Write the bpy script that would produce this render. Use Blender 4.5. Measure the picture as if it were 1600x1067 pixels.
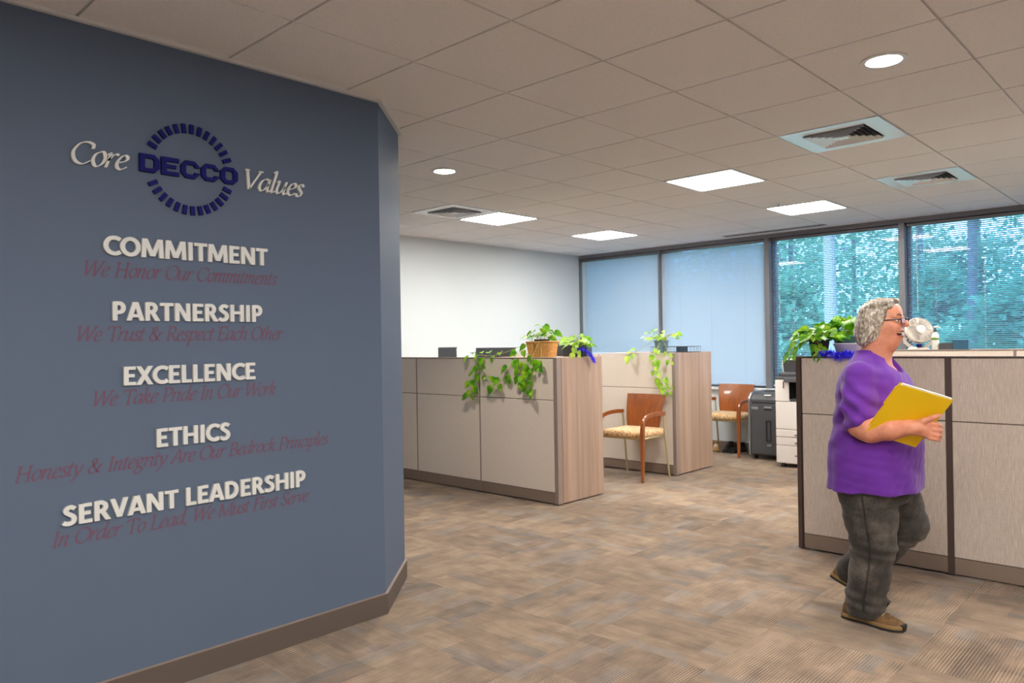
import bpy, bmesh, math, random
import numpy as np
from mathutils import Vector, Matrix, Euler, noise as mnoise

for o in list(bpy.data.objects):
    bpy.data.objects.remove(o)
SC = bpy.context.scene
COL = SC.collection
rnd = random.Random(7)

# ------------------------------------------------------------------ camera, sky, sun, exposure
CAM_H = 1.40
cam_data = bpy.data.cameras.new('camera')
cam_data.sensor_width = 36.0
cam_data.lens = 36.0 * 1174.17 / 1600.0
cam_data.clip_start = 0.05
cam_data.clip_end = 400
cam_data.dof.use_dof = True
cam_data.dof.focus_distance = 4.6
cam_data.dof.aperture_fstop = 3.5
cam = bpy.data.objects.new('camera', cam_data)
COL.objects.link(cam)
_yaw, _pit, _rol = 0.756629266, 0.00203948, -0.01655807
_f = Vector((-math.sin(_yaw)*math.cos(_pit), math.cos(_yaw)*math.cos(_pit), math.sin(_pit)))
_r0 = Vector((math.cos(_yaw), math.sin(_yaw), 0))
_u0 = _r0.cross(_f)
_r = math.cos(_rol)*_r0 + math.sin(_rol)*_u0
_u = -math.sin(_rol)*_r0 + math.cos(_rol)*_u0
_m = Matrix((( _r.x, _u.x, -_f.x, 0), (_r.y, _u.y, -_f.y, 0), (_r.z, _u.z, -_f.z, CAM_H), (0, 0, 0, 1)))
cam.matrix_world = _m
SC.camera = cam

world = bpy.data.worlds.new('sky')
SC.world = world
world.use_nodes = True
_wn = world.node_tree
_bg = _wn.nodes['Background']
_bg.inputs['Color'].default_value = (0.80, 0.90, 1.0, 1)
_bg.inputs['Strength'].default_value = 7.0

sun_data = bpy.data.lights.new('sun', 'SUN')
sun_data.energy = 7.5
sun_data.angle = math.radians(3)
sun_data.color = (1.0, 0.95, 0.85)
sun = bpy.data.objects.new('sun', sun_data)
COL.objects.link(sun)
sun.rotation_euler = Vector((0.25, 0.9, -0.55)).to_track_quat('-Z', 'Y').to_euler()
sun.location = (0, -3, 12)

SC.view_settings.view_transform = 'Standard'
SC.view_settings.look = 'None'
SC.view_settings.gamma = 1.0
SC.view_settings.use_curve_mapping = False
SC.view_settings.exposure = 0.42
SC.cycles.use_denoising = True
SC.cycles.max_bounces = 8
SC.cycles.diffuse_bounces = 5
SC.cycles.glossy_bounces = 3
SC.cycles.transparent_max_bounces = 16
SC.cycles.sample_clamp_indirect = 6.0
SC.cycles.caustics_reflective = False
SC.cycles.caustics_refractive = False

LED_STRENGTH = 40.0
SPOT_STRENGTH = 60.0

# ------------------------------------------------------------------ helpers
def srgb(r, g=None, b=None):
    if g is None:
        h = r.lstrip('#'); r, g, b = (int(h[i:i+2], 16) for i in (0, 2, 4))
    def c(v):
        v /= 255.0
        return v/12.92 if v <= 0.04045 else ((v+0.055)/1.055)**2.4
    return (c(r), c(g), c(b), 1.0)

def mat(name, color, rough=0.55, metal=0.0, spec=0.5, emit=None, estr=0.0, coat=0.0, sheen=0.0, trans=None):
    m = bpy.data.materials.new(name)
    m.use_nodes = True
    b = m.node_tree.nodes['Principled BSDF']
    b.inputs['Base Color'].default_value = color if len(color) == 4 else (*color, 1)
    b.inputs['Roughness'].default_value = rough
    b.inputs['Metallic'].default_value = metal
    b.inputs['Specular IOR Level'].default_value = spec
    b.inputs['Coat Weight'].default_value = coat
    b.inputs['Sheen Weight'].default_value = sheen
    if emit is not None:
        b.inputs['Emission Color'].default_value = emit
        b.inputs['Emission Strength'].default_value = estr
    return m

class NB:
    """tiny node builder"""
    def __init__(s, m):
        s.m = m; s.t = m.node_tree; s.n = s.t.nodes; s.l = s.t.links
        s.bsdf = s.n['Principled BSDF']
    def node(s, typ, **kw):
        nd = s.n.new(typ)
        for k, v in kw.items():
            setattr(nd, k, v)
        return nd
    def link(s, a, b): s.l.new(a, b)
    def inp(s, sock, v):
        if hasattr(v, 'is_output') or isinstance(v, bpy.types.NodeSocket):
            s.l.new(v, sock)
        else:
            sock.default_value = v
    def math(s, op, a, b=0.0, c=None):
        nd = s.node('ShaderNodeMath', operation=op)
        s.inp(nd.inputs[0], a); s.inp(nd.inputs[1], b)
        if c is not None: s.inp(nd.inputs[2], c)
        return nd.outputs[0]
    def mixc(s, f, a, b, mode='MIX'):
        nd = s.node('ShaderNodeMix', data_type='RGBA', blend_type=mode)
        s.inp(nd.inputs['Factor'], f)
        s.inp(nd.inputs[6], a); s.inp(nd.inputs[7], b)
        return nd.outputs[2]
    def mixf(s, f, a, b):
        nd = s.node('ShaderNodeMix', data_type='FLOAT')
        s.inp(nd.inputs['Factor'], f)
        s.inp(nd.inputs[2], a); s.inp(nd.inputs[3], b)
        return nd.outputs[0]
    def coord(s, which='Object'):
        return s.node('ShaderNodeTexCoord').outputs[which]
    def sep(s, v):
        nd = s.node('ShaderNodeSeparateXYZ'); s.link(v, nd.inputs[0]); return nd.outputs
    def comb(s, x, y, z=0.0):
        nd = s.node('ShaderNodeCombineXYZ')
        s.inp(nd.inputs[0], x); s.inp(nd.inputs[1], y); s.inp(nd.inputs[2], z); return nd.outputs[0]
    def mapping(s, v, scale=(1, 1, 1), loc=(0, 0, 0), rot=(0, 0, 0)):
        nd = s.node('ShaderNodeMapping'); s.link(v, nd.inputs['Vector'])
        nd.inputs['Scale'].default_value = scale; nd.inputs['Location'].default_value = loc; nd.inputs['Rotation'].default_value = rot
        return nd.outputs[0]
    def noise(s, v, scale=5.0, detail=2.0, rough=0.5, dist=0.0):
        nd = s.node('ShaderNodeTexNoise'); s.link(v, nd.inputs['Vector'])
        nd.inputs['Scale'].default_value = scale; nd.inputs['Detail'].default_value = detail
        nd.inputs['Roughness'].default_value = rough; nd.inputs['Distortion'].default_value = dist
        return nd.outputs['Fac']
    def white(s, v):
        nd = s.node('ShaderNodeTexWhiteNoise', noise_dimensions='3D'); s.link(v, nd.inputs['Vector']); return nd.outputs['Value']
    def voronoi(s, v, scale=10.0, out='Color', feature='F1'):
        nd = s.node('ShaderNodeTexVoronoi', feature=feature); s.link(v, nd.inputs['Vector']); nd.inputs['Scale'].default_value = scale
        return nd.outputs[out]
    def ramp(s, f, stops):
        nd = s.node('ShaderNodeValToRGB'); s.link(f, nd.inputs[0])
        el = nd.color_ramp.elements
        while len(el) < len(stops): el.new(0.5)
        for e, (p, c) in zip(el, stops):
            e.position = p; e.color = c
        return nd.outputs[0]
    def color(s, c): s.inp(s.bsdf.inputs['Base Color'], c)
    def bump(s, h, strength=0.3, dist=0.002):
        nd = s.node('ShaderNodeBump'); s.link(h, nd.inputs['Height'])
        nd.inputs['Strength'].default_value = strength; nd.inputs['Distance'].default_value = dist
        s.link(nd.outputs[0], s.bsdf.inputs['Normal'])

class MB:
    """mesh builder: collects shapes into one mesh"""
    def __init__(s):
        s.v = []; s.f = []; s.mi = []; s.cur = 0
    def add(s, verts, faces, M=None):
        o = len(s.v)
        if M is not None: verts = [M @ Vector(p) for p in verts]
        s.v += [tuple(p) for p in verts]
        s.f += [tuple(i+o for i in f) for f in faces]
        s.mi += [s.cur]*len(faces)
        return s
    def box(s, x0, x1, y0, y1, z0, z1, M=None):
        return s.add([(x0,y0,z0),(x1,y0,z0),(x1,y1,z0),(x0,y1,z0),(x0,y0,z1),(x1,y0,z1),(x1,y1,z1),(x0,y1,z1)],
              [(0,3,2,1),(4,5,6,7),(0,1,5,4),(1,2,6,5),(2,3,7,6),(3,0,4,7)], M)
    def prism(s, poly, z0, z1, M=None):
        """poly: ccw list of (x,y)"""
        n = len(poly)
        v = [(x,y,z0) for x,y in poly]+[(x,y,z1) for x,y in poly]
        f = [tuple(range(n-1,-1,-1)), tuple(range(n,2*n))]+[(i,(i+1)%n,n+(i+1)%n,n+i) for i in range(n)]
        return s.add(v, f, M)
    def ringprism(s, outer, inner, z0, z1, M=None):
        n = len(outer)
        v = [(x,y,z) for z in (z0,z1) for lp in (outer,inner) for x,y in lp]
        f = []
        for i in range(n):
            j=(i+1)%n
            f += [(i,j,2*n+j,2*n+i),(n+j,n+i,3*n+i,3*n+j),(2*n+i,2*n+j,3*n+j,3*n+i),(j,i,n+i,n+j)]
        return s.add(v, f, M)
    def tube(s, path, r, seg=8, cap=True, rect=None, up=None, M=None):
        """sweep a circle (r number or list) or rectangle rect=(w,h) (or list of them) along path"""
        P=[Vector(p) for p in path]; n=len(P)
        T=[]
        for i in range(n):
            a=P[max(i-1,0)]; b=P[min(i+1,n-1)]
            d=(b-a)
            T.append(d.normalized() if d.length>1e-9 else Vector((0,0,1)))
        u=Vector(up) if up is not None else (Vector((0,0,1)) if abs(T[0].z)<0.9 else Vector((1,0,0)))
        v=[]; 
        k = 4 if rect is not None else seg
        for i in range(n):
            t=T[i]
            b=t.cross(u)
            if b.length<1e-6: b=t.cross(Vector((0.3,1,0.2)))
            b.normalize(); nn=b.cross(t).normalized()
            if up is None: u=nn
            if rect is not None:
                w,h=rect[i] if isinstance(rect,list) else rect
                for sx,sy in ((-1,-1),(1,-1),(1,1),(-1,1)): v.append(P[i]+b*(sx*w/2)+nn*(sy*h/2))
            else:
                rr=r[i] if isinstance(r,(list,tuple)) else r
                for q in range(seg):
                    a=2*math.pi*q/seg; v.append(P[i]+(b*math.cos(a)+nn*math.sin(a))*rr)
        f=[]
        for i in range(n-1):
            for q in range(k):
                q2=(q+1)%k
                f.append((i*k+q,i*k+q2,(i+1)*k+q2,(i+1)*k+q))
        if cap:
            f.append(tuple(range(k-1,-1,-1))); f.append(tuple((n-1)*k+q for q in range(k)))
        return s.add(v,f,M)
    def lathe(s, prof, seg=24, M=None, closed=False):
        """prof: list of (r,z)"""
        v=[];n=len(prof)
        for r,z in prof:
            for q in range(seg):
                a=2*math.pi*q/seg; v.append((r*math.cos(a),r*math.sin(a),z))
        f=[]
        for i in range(n-1 if not closed else n):
            i2=(i+1)%n
            for q in range(seg):
                q2=(q+1)%seg; f.append((i*seg+q,i*seg+q2,i2*seg+q2,i2*seg+q))
        if not closed:
            if prof[0][0]>1e-5: f.append(tuple(range(seg-1,-1,-1)))
            if prof[-1][0]>1e-5: f.append(tuple((n-1)*seg+q for q in range(seg)))
        return s.add(v,f,M)
    def grid(s, rows, M=None, wrap=False):
        """rows: list of equal-length point lists"""
        n=len(rows);m=len(rows[0]); v=[p for r in rows for p in r]; f=[]
        for i in range(n-1):
            for j in range(m if wrap else m-1):
                j2=(j+1)%m
                f.append((i*m+j,i*m+j2,(i+1)*m+j2,(i+1)*m+j))
        return s.add(v,f,M)
    def build(s, name, mats, parent=None, smooth=None, bevel=None, loc=None, rot=None):
        me=bpy.data.meshes.new(name)
        me.from_pydata(s.v,[],s.f)
        if not isinstance(mats,(list,tuple)): mats=[mats]
        for m in mats: me.materials.append(m)
        if len(mats)>1: me.polygons.foreach_set('material_index', s.mi)
        bm=bmesh.new(); bm.from_mesh(me)
        bmesh.ops.recalc_face_normals(bm, faces=bm.faces); bm.to_mesh(me); bm.free()
        if smooth is not None:
            me.shade_smooth()
            if smooth<180: me.set_sharp_from_angle(angle=math.radians(smooth))
        o=bpy.data.objects.new(name, me); COL.objects.link(o)
        if parent is not None: o.parent=parent
        if loc is not None: o.location=loc
        if rot is not None: o.rotation_euler=rot
        if bevel:
            b=o.modifiers.new('bevel','BEVEL'); b.width=bevel; b.segments=2; b.limit_method='ANGLE'; b.angle_limit=math.radians(35)
            b.use_clamp_overlap=True
        return o

def tag(o, label=None, cat=None, group=None, kind=None):
    if label: o['label']=label
    if cat: o['category']=cat
    if group: o['group']=group
    if kind: o['kind']=kind
    return o

def thing(name, label, cat, loc=(0,0,0), rz=0.0, group=None):
    o=bpy.data.objects.new(name,None); o.empty_display_size=0.1; COL.objects.link(o)
    o.location=loc; o.rotation_euler=(0,0,rz)
    return tag(o,label,cat,group)

def copy_tree(o, parent=None):
    c=o.copy(); COL.objects.link(c)
    if parent is not None:
        c.parent=parent
    for ch in list(o.children):
        copy_tree(ch,c)
    return c

def smoothpath(pts, n=6):
    """catmull-rom through points"""
    P=[Vector(p) for p in pts]
    if len(P)<3: return P
    out=[]
    for i in range(len(P)-1):
        p0=P[max(i-1,0)];p1=P[i];p2=P[i+1];p3=P[min(i+2,len(P)-1)]
        for k in range(n):
            t=k/n
            out.append(0.5*((2*p1)+(p2-p0)*t+(2*p0-5*p1+4*p2-p3)*t*t+(3*p1-p0-3*p2+p3)*t*t*t))
    out.append(P[-1])
    return out

# ------------------------------------------------------------------ materials
M={}
def simple(key,*a,**k): M[key]=mat(key,*a,**k)
simple('white_metal', srgb(222,224,226), 0.45)
simple('vent_white', srgb(240,245,252), 0.22)
simple('grey_frame', srgb(112,112,118), 0.45, 0.2)
simple('dark_gap', srgb(40,38,38), 0.8)
simple('tile_white', srgb(214,206,200), 0.9, spec=0.2)
simple('trim_white', srgb(205,206,210), 0.5)
simple('cove_brown', srgb(92,82,76), 0.5)
simple('post_brown', srgb(146,131,123), 0.45, 0.1)
simple('dark_brown', srgb(76,62,55), 0.5, 0.1)
simple('rail_brown', srgb(134,118,106), 0.45, 0.1)
simple('plastic_black', srgb(30,30,33), 0.4)
simple('plastic_darkgrey', srgb(74,76,80), 0.5)
simple('plastic_grey', srgb(140,142,148), 0.45)
simple('plastic_light', srgb(224,220,216), 0.45)
simple('silver', srgb(175,178,182), 0.35, 0.7)
simple('screen', srgb(70,74,82), 0.3)
simple('metal_beige', srgb(196,182,140), 0.35, 0.55)
simple('letter_white', srgb(214,216,214), 0.5)
simple('letter_side', srgb(150,154,158), 0.5)
simple('decal_red', srgb(112,80,98), 0.7, spec=0.2)
simple('logo_blue', srgb(6,4,96), 0.6, spec=0.2)
simple('pot_black', srgb(42,36,40), 0.5)
simple('pot_teal', srgb(42,88,92), 0.3)
simple('soil', srgb(52,40,30), 0.95)
simple('bowl_lavender', srgb(205,196,214), 0.35)
simple('bottle_white', srgb(232,230,222), 0.3)
simple('mint', srgb(165,220,214), 0.4)
simple('blue_box', srgb(48,96,122), 0.5)
simple('fan_white', srgb(222,214,204), 0.4)
simple('label_green', srgb(110,140,60), 0.5)
simple('paper', srgb(235,232,222), 0.8)
simple('trunk_pale', srgb(188,170,176), 0.9)
simple('trunk_dark', srgb(96,92,98), 0.9)
simple('glass_lens', srgb(200,205,210), 0.05)
simple('shoe_black', srgb(34,32,34), 0.5)
simple('shoe_tan', srgb(170,130,88), 0.7)
simple('chrome', srgb(210,212,215), 0.2, 0.9)
simple('can_reflector', srgb(235,236,240), 0.25, 0.6)
simple('eye_white', srgb(235,230,225), 0.25)
simple('iris', srgb(70,60,52), 0.2)
simple('teeth', srgb(238,230,215), 0.3)
simple('lip', srgb(176,84,76), 0.45)
simple('mouth_dark', srgb(92,30,28), 0.6)
simple('brow', srgb(120,96,84), 0.9)
simple('watchdark', srgb(26,24,24), 0.4)
M['led']=mat('led', (1,1,1,1), 0.5, emit=(1.0,0.95,0.88,1), estr=LED_STRENGTH)
M['lamp_warm']=mat('lamp_warm', (1,1,1,1), 0.5, emit=(1.0,0.90,0.76,1), estr=SPOT_STRENGTH)
M['lamp_cool']=mat('lamp_cool', (1,1,1,1), 0.5, emit=(1.0,0.96,0.95,1), estr=SPOT_STRENGTH)

def m_wall(key, c, var=0.04, rough=0.7):
    m=mat(key,c,rough,spec=0.25); n=NB(m); M[key]=m
    v=n.coord('Object'); f=n.noise(v,220,2)
    c2=tuple(x*(1-var*3) for x in c[:3])+(1,)
    n.color(n.mixc(n.math('MULTIPLY',f,0.5),c,c2)); n.bump(f,0.08,0.001)
m_wall('paint_slate', srgb(90,104,126), 0.02, 0.6)
m_wall('paint_white', srgb(214,222,226), 0.01)
m_wall('paint_warm', srgb(198,192,188), 0.01)

# acoustic tile
m=M['tile_white']; n=NB(m); v=n.coord('Object'); f=n.noise(v,160,3,0.7)
n.color(n.ramp(f,[(0.3,srgb(222,220,220)),(0.7,srgb(236,235,236))])); n.bump(f,0.15,0.002)

# fabric panels
def m_fabric(key, a, b, sx, sz, amp=1.0):
    m=mat(key,a,0.9,spec=0.15,sheen=0.1); n=NB(m); M[key]=m
    v=n.coord('Object')
    f1=n.noise(n.mapping(v,(sx,sx,sz)),1.0,3,0.6)
    f2=n.noise(n.mapping(v,(sx*.35,sx*.35,420)),1.0,2,0.6)
    f=n.math('ADD',n.math('MULTIPLY',f1,0.7),n.math('MULTIPLY',f2,0.3))
    n.color(n.ramp(f,[(0.5-0.18*amp,b),(0.5+0.18*amp,a)])); n.bump(f1,0.12,0.001)
m_fabric('fabric_panel', srgb(226,216,205), srgb(214,203,192), 300, 30)
m_fabric('fabric_streak', srgb(214,202,190), srgb(176,163,152), 260, 14)

# wood laminate, vertical grain
def m_wood(key, stops, sxy=18, sz=1.2, rough=0.45, axis='z', coat=0.0):
    m=mat(key,stops[0][1],rough,spec=0.4,coat=coat); n=NB(m); M[key]=m
    v=n.coord('Object')
    s=(sxy,sxy,sz) if axis=='z' else ((sz,sxy,sxy) if axis=='x' else (sxy,sz,sxy))
    f1=n.noise(n.mapping(v,s),1.0,4,0.62,0.3)
    f2=n.noise(n.mapping(v,tuple(q*6 for q in s)),1.0,2,0.5)
    f=n.math('ADD',n.math('MULTIPLY',f1,0.8),n.math('MULTIPLY',f2,0.2))
    n.color(n.ramp(f,stops))
m_wood('laminate', [(0.34,srgb(150,125,108)),(0.5,srgb(168,143,126)),(0.66,srgb(182,158,142))],16,0.5)
m_wood('chair_wood', [(0.3,srgb(116,60,24)),(0.55,srgb(140,78,36)),(0.75,srgb(160,96,48))],14,1.5,0.3,coat=0.3)
m_wood('sill_white', [(0.3,srgb(206,208,210)),(0.7,srgb(222,224,226))],4,4,0.5)

# wicker
m=mat('wicker',srgb(206,146,76),0.6); n=NB(m); M['wicker']=m
v=n.coord('Object'); f=n.noise(v,90,2); n.color(n.ramp(f,[(0.3,srgb(196,132,62)),(0.7,srgb(238,184,112))]))

# mottled seat cloth
m=mat('seat_cloth',srgb(200,170,120),0.9,sheen=0.2); n=NB(m); M['seat_cloth']=m
v=n.coord('Object'); f=n.noise(v,46,3,0.6,0.6)
n.color(n.ramp(f,[(0.34,srgb(150,96,40)),(0.45,srgb(196,146,84)),(0.52,srgb(226,206,166)),(0.6,srgb(188,150,104)),(0.7,srgb(232,216,186))]))
n.bump(f,0.2,0.002)

# leaves
def m_leaf(key, stops, scale, trans=0.25, rough=0.45):
    m=mat(key,stops[0][1],rough,spec=0.4); n=NB(m); M[key]=m
    v=n.coord('Object'); f=n.noise(v,scale,2)
    c=n.ramp(f,stops); n.color(c)
    if trans>0:
        out=n.n['Material Output']
        tr=n.node('ShaderNodeBsdfTranslucent'); n.link(c,tr.inputs[0])
        mx=n.node('ShaderNodeMixShader'); mx.inputs[0].default_value=trans
        n.link(n.bsdf.outputs[0],mx.inputs[1]); n.link(tr.outputs[0],mx.inputs[2]); n.link(mx.outputs[0],out.inputs[0])
m_leaf('leaf_pothos',[(0.33,srgb(52,122,14)),(0.5,srgb(104,172,20)),(0.66,srgb(164,208,40))],14)
m_leaf('leaf_pothos_pale',[(0.33,srgb(96,160,30)),(0.5,srgb(150,200,50)),(0.68,srgb(196,222,90))],14)
m_leaf('leaf_tree',[(0.3,srgb(104,156,126)),(0.5,srgb(138,184,146)),(0.7,srgb(186,212,178))],.5,0.5)  # outdoor haze is mixed into these leaf colours, paler and bluer
m_leaf('leaf_tree_deep',[(0.3,srgb(78,140,118)),(0.5,srgb(106,168,136)),(0.7,srgb(150,194,162))],.5,0.5)  # deeper green, same haze mixed into the colour
m_leaf('stem_green',[(0.3,srgb(150,150,60)),(0.7,srgb(184,180,96))],20,0.0)

# tinsel
m=mat('tinsel_blue',srgb(66,56,250),0.25,0.2); M['tinsel_blue']=m
# blinds
def m_slat(key,c,tr):
    m=mat(key,c,0.5,spec=0.4); n=NB(m); M[key]=m
    out=n.n['Material Output']
    t=n.node('ShaderNodeBsdfTranslucent'); t.inputs[0].default_value=c
    mx=n.node('ShaderNodeMixShader'); mx.inputs[0].default_value=tr
    n.link(n.bsdf.outputs[0],mx.inputs[1]); n.link(t.outputs[0],mx.inputs[2]); n.link(mx.outputs[0],out.inputs[0])
m_slat('slat',srgb(208,224,240),0.42)  # sky blue and milky window haze put into the slat colour

# window glass: tinted, see-through, faint mirror
m=bpy.data.materials.new('window_glass'); m.use_nodes=True; M['window_glass']=m
t=m.node_tree; t.nodes.remove(t.nodes['Principled BSDF'])
tr=t.nodes.new('ShaderNodeBsdfTransparent'); tr.inputs[0].default_value=(0.46,0.69,0.88,1)
gl=t.nodes.new('ShaderNodeBsdfGlossy'); gl.inputs['Roughness'].default_value=0.02
lw=t.nodes.new('ShaderNodeFresnel'); lw.inputs[0].default_value=1.6
mx=t.nodes.new('ShaderNodeMixShader')
t.links.new(lw.outputs[0],mx.inputs[0]); t.links.new(tr.outputs[0],mx.inputs[1]); t.links.new(gl.outputs[0],mx.inputs[2])
t.links.new(mx.outputs[0],t.nodes['Material Output'].inputs[0])

# eyeglass lens
m=bpy.data.materials.new('lens_clear'); m.use_nodes=True; M['lens_clear']=m
t=m.node_tree; t.nodes.remove(t.nodes['Principled BSDF'])
tr=t.nodes.new('ShaderNodeBsdfTransparent'); tr.inputs[0].default_value=(0.93,0.93,0.95,1)
gl=t.nodes.new('ShaderNodeBsdfGlossy'); gl.inputs['Roughness'].default_value=0.03
mx=t.nodes.new('ShaderNodeMixShader'); mx.inputs[0].default_value=0.10
t.links.new(tr.outputs[0],mx.inputs[1]); t.links.new(gl.outputs[0],mx.inputs[2])
t.links.new(mx.outputs[0],t.nodes['Material Output'].inputs[0])

# carpet tiles, quarter turned
m=mat('carpet',srgb(160,136,112),0.95,spec=0.1,sheen=0.15); n=NB(m); M['carpet']=m
P=n.sep(n.coord('Object'))
T=0.61
X=n.math('SUBTRACT',P[0],-1.0); Y=n.math('SUBTRACT',P[1],3.48)
ix=n.math('FLOOR',n.math('DIVIDE',X,T)); iy=n.math('FLOOR',n.math('DIVIDE',Y,T))
lx=n.math('SUBTRACT',X,n.math('MULTIPLY',ix,T)); ly=n.math('SUBTRACT',Y,n.math('MULTIPLY',iy,T))
chk=n.math('FLOORED_MODULO',n.math('ADD',ix,iy),2.0)
al=n.mixf(chk,ly,lx); ac=n.mixf(chk,lx,ly)
tid=n.comb(ix,iy,3.7); trand=n.white(tid); trand2=n.white(n.comb(iy,ix,9.1))
off=n.math('MULTIPLY',trand,37.0)
# broad patches with straight edges (random widths): bands across, broken along
band=n.math('FLOOR',n.math('DIVIDE',ac,0.0762)); bw=n.white(n.comb(n.math('FLOOR',n.math('DIVIDE',ac,0.1525)),off,1.0))
alb=n.math('FLOOR',n.math('DIVIDE',n.math('ADD',al,n.math('MULTIPLY',bw,0.6)),0.305))
patch=n.white(n.comb(n.math('FLOOR',n.math('DIVIDE',ac,0.1525)),alb,off))
patch2=n.white(n.comb(band,n.math('FLOOR',n.math('DIVIDE',n.math('ADD',al,n.math('MULTIPLY',bw,0.3)),0.12)),n.math('ADD',off,5.0)))
streak=n.noise(n.comb(n.math('MULTIPLY',al,5.0),n.math('MULTIPLY',ac,75.0),off),1.0,3,0.6)
streak2=n.noise(n.comb(n.math('MULTIPLY',al,4.5),n.math('MULTIPLY',ac,11.0),n.math('ADD',off,11.0)),1.0,2,0.5)
soft=n.noise(n.comb(P[0],P[1],0.0),1.1,2,0.5)
blot=n.noise(n.comb(n.math('ADD',n.math('MULTIPLY',al,7.0),off),n.math('MULTIPLY',ac,9.0),off),1.0,2,0.5)
s=n.math('ADD',n.math('MULTIPLY',patch,0.125),n.math('MULTIPLY',patch2,0.03))
s=n.math('ADD',s,n.math('MULTIPLY',streak,0.22))
s=n.math('ADD',s,n.math('MULTIPLY',streak2,0.14))
s=n.math('ADD',s,n.math('MULTIPLY',blot,0.37))
s=n.math('ADD',s,n.math('MULTIPLY',trand2,0.07))
s=n.math('ADD',s,n.math('MULTIPLY',soft,0.20))
# fine ribs
rib=n.math('SINE',n.math('MULTIPLY',ac,2*math.pi/0.0127))
ribm=n.math('SUBTRACT',n.noise(n.comb(n.math('MULTIPLY',al,3.0),n.math('MULTIPLY',ac,5.0),off),1.0,2),0.36)
ribm=n.math('MAXIMUM',ribm,0.0)
s=n.math('ADD',s,n.math('MULTIPLY',n.math('MULTIPLY',rib,ribm),0.62))
fz=n.noise(n.comb(P[0],P[1],0.0),240,3,0.75)
s=n.math('ADD',s,n.math('MULTIPLY',n.math('SUBTRACT',fz,0.5),0.42))
c=n.ramp(s,[(0.36,srgb(88,74,64)),(0.52,srgb(120,102,86)),(0.66,srgb(146,125,104)),(0.84,srgb(174,152,129))])
g=n.math('MULTIPLY',n.math('GREATER_THAN',n.white(n.comb(alb,band,n.math('ADD',off,2.0))),0.78),0.55)
c=n.mixc(g,c,n.ramp(s,[(0.36,srgb(82,77,74)),(0.82,srgb(152,143,136))]))
n.color(c); n.bump(n.math('ADD',fz,n.math('MULTIPLY',rib,0.4)),0.5,0.004)

# jeans, shirt
m=mat('jeans_grey',srgb(66,60,54),0.85,sheen=0.1); n=NB(m); M['jeans_grey']=m
v=n.coord('Object'); f1=n.noise(v,7,3,0.6); f2=n.noise(n.mapping(v,(500,500,120)),1.0,2,0.7)
f=n.math('ADD',n.math('MULTIPLY',f1,0.6),n.math('MULTIPLY',f2,0.4))
n.color(n.ramp(f,[(0.36,srgb(30,28,27)),(0.5,srgb(54,50,47)),(0.66,srgb(104,97,90))])); n.bump(f2,0.25,0.001)
m=mat('shirt_purple',srgb(112,44,168),0.85,sheen=0.15); n=NB(m); M['shirt_purple']=m
v=n.coord('Object'); f1=n.noise(v,500,2,0.6)
n.color(n.ramp(f1,[(0.3,srgb(88,28,140)),(0.7,srgb(106,40,160))])); n.bump(f1,0.15,0.001)
# skin
m=mat('skin',srgb(214,150,122),0.5,spec=0.4); n=NB(m); M['skin']=m
v=n.coord('Object'); f=n.noise(v,26,3,0.6)
n.color(n.ramp(f,[(0.3,srgb(206,132,106)),(0.7,srgb(222,158,130))]))
n.bsdf.inputs['Subsurface Weight'].default_value=0.12
n.bsdf.inputs['Subsurface Radius'].default_value=(0.012,0.005,0.003)
# hair
m=mat('hair_grey',srgb(150,140,128),0.5,spec=0.5); n=NB(m); M['hair_grey']=m
v=n.coord('Object'); f=n.noise(n.mapping(v,(60,60,22)),1.0,3,0.6,1.6)
n.color(n.ramp(f,[(0.32,srgb(98,87,76)),(0.5,srgb(154,144,131)),(0.64,srgb(220,214,202))])); n.bump(f,0.35,0.003)  # grey streaks, with highlights of the waves put into the pale tones
m=mat('shoe_brown',srgb(104,74,40),0.75); n=NB(m); M['shoe_brown']=m
v=n.coord('Object'); f=n.noise(v,40,3); n.color(n.ramp(f,[(0.3,srgb(84,58,32)),(0.7,srgb(122,90,52))]))
simple('sole_tan', srgb(140,112,70), 0.7)
simple('sole_black', srgb(28,26,24), 0.7)
simple('stitch', srgb(38,34,32), 0.8)
simple('folder_yellow', srgb(240,200,8), 0.6)
# ------------------------------------------------------------------ room
CEIL = 2.679
GX, GY, GT = -2.64, 1.569, 0.6096       # ceiling grid origin and pitch
WX, WR, WN, WS = -6.95, 5.6, 8.86, -3.6  # west wall, right wall, window wall face, wall behind
def st(o): return tag(o, kind='structure')

st(MB().box(WX-0.2, WR+0.2, WS-0.2, WN+0.3, -0.12, 0.0).build('floor', M['carpet']))

# ceiling: lay-in tiles hanging a touch below a grid
skip = {}
def cell(b, a): return (GX+b*GT, GX+(b+1)*GT, GY+a*GT, GY+(a+1)*GT)
led_cells = [(-1,6),(-1,9),(-5,6),(-5,9),(3,6),(3,9),(7,6),(7,9),(3,0),(7,0),(3,-3),(7,-3),(3,-6),(7,-6)]  # the lobby cells hold added fill panels, out of view
vent_cells = [(1,5),(1,8),(-5,5)]
for c in led_cells+vent_cells: skip[c]=1
mb=MB()
b0=int((WX-GX)//GT)-1; b1=int((WR-GX)//GT)+1; a0=int((WS-GY)//GT)-1; a1=int((WN-GY)//GT)+1
for b in range(b0,b1+1):
    for a in range(a0,a1+1):
        if (b,a) in skip: continue
        x0,x1,y0,y1=cell(b,a)
        x0=max(x0+.006,WX-.05);x1=min(x1-.006,WR+.05);y0=max(y0+.006,WS-.05);y1=min(y1-.006,8.84)
        if x1-x0<.02 or y1-y0<.02: continue
        mb.box(x0,x1,y0,y1,CEIL,CEIL+0.02)
ceil=st(mb.build('ceiling', M['tile_white'], bevel=None))
g=MB(); g.box(WX-.2,WR+.2,WS-.2,WN+.3,CEIL+0.010,CEIL+0.10)
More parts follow.
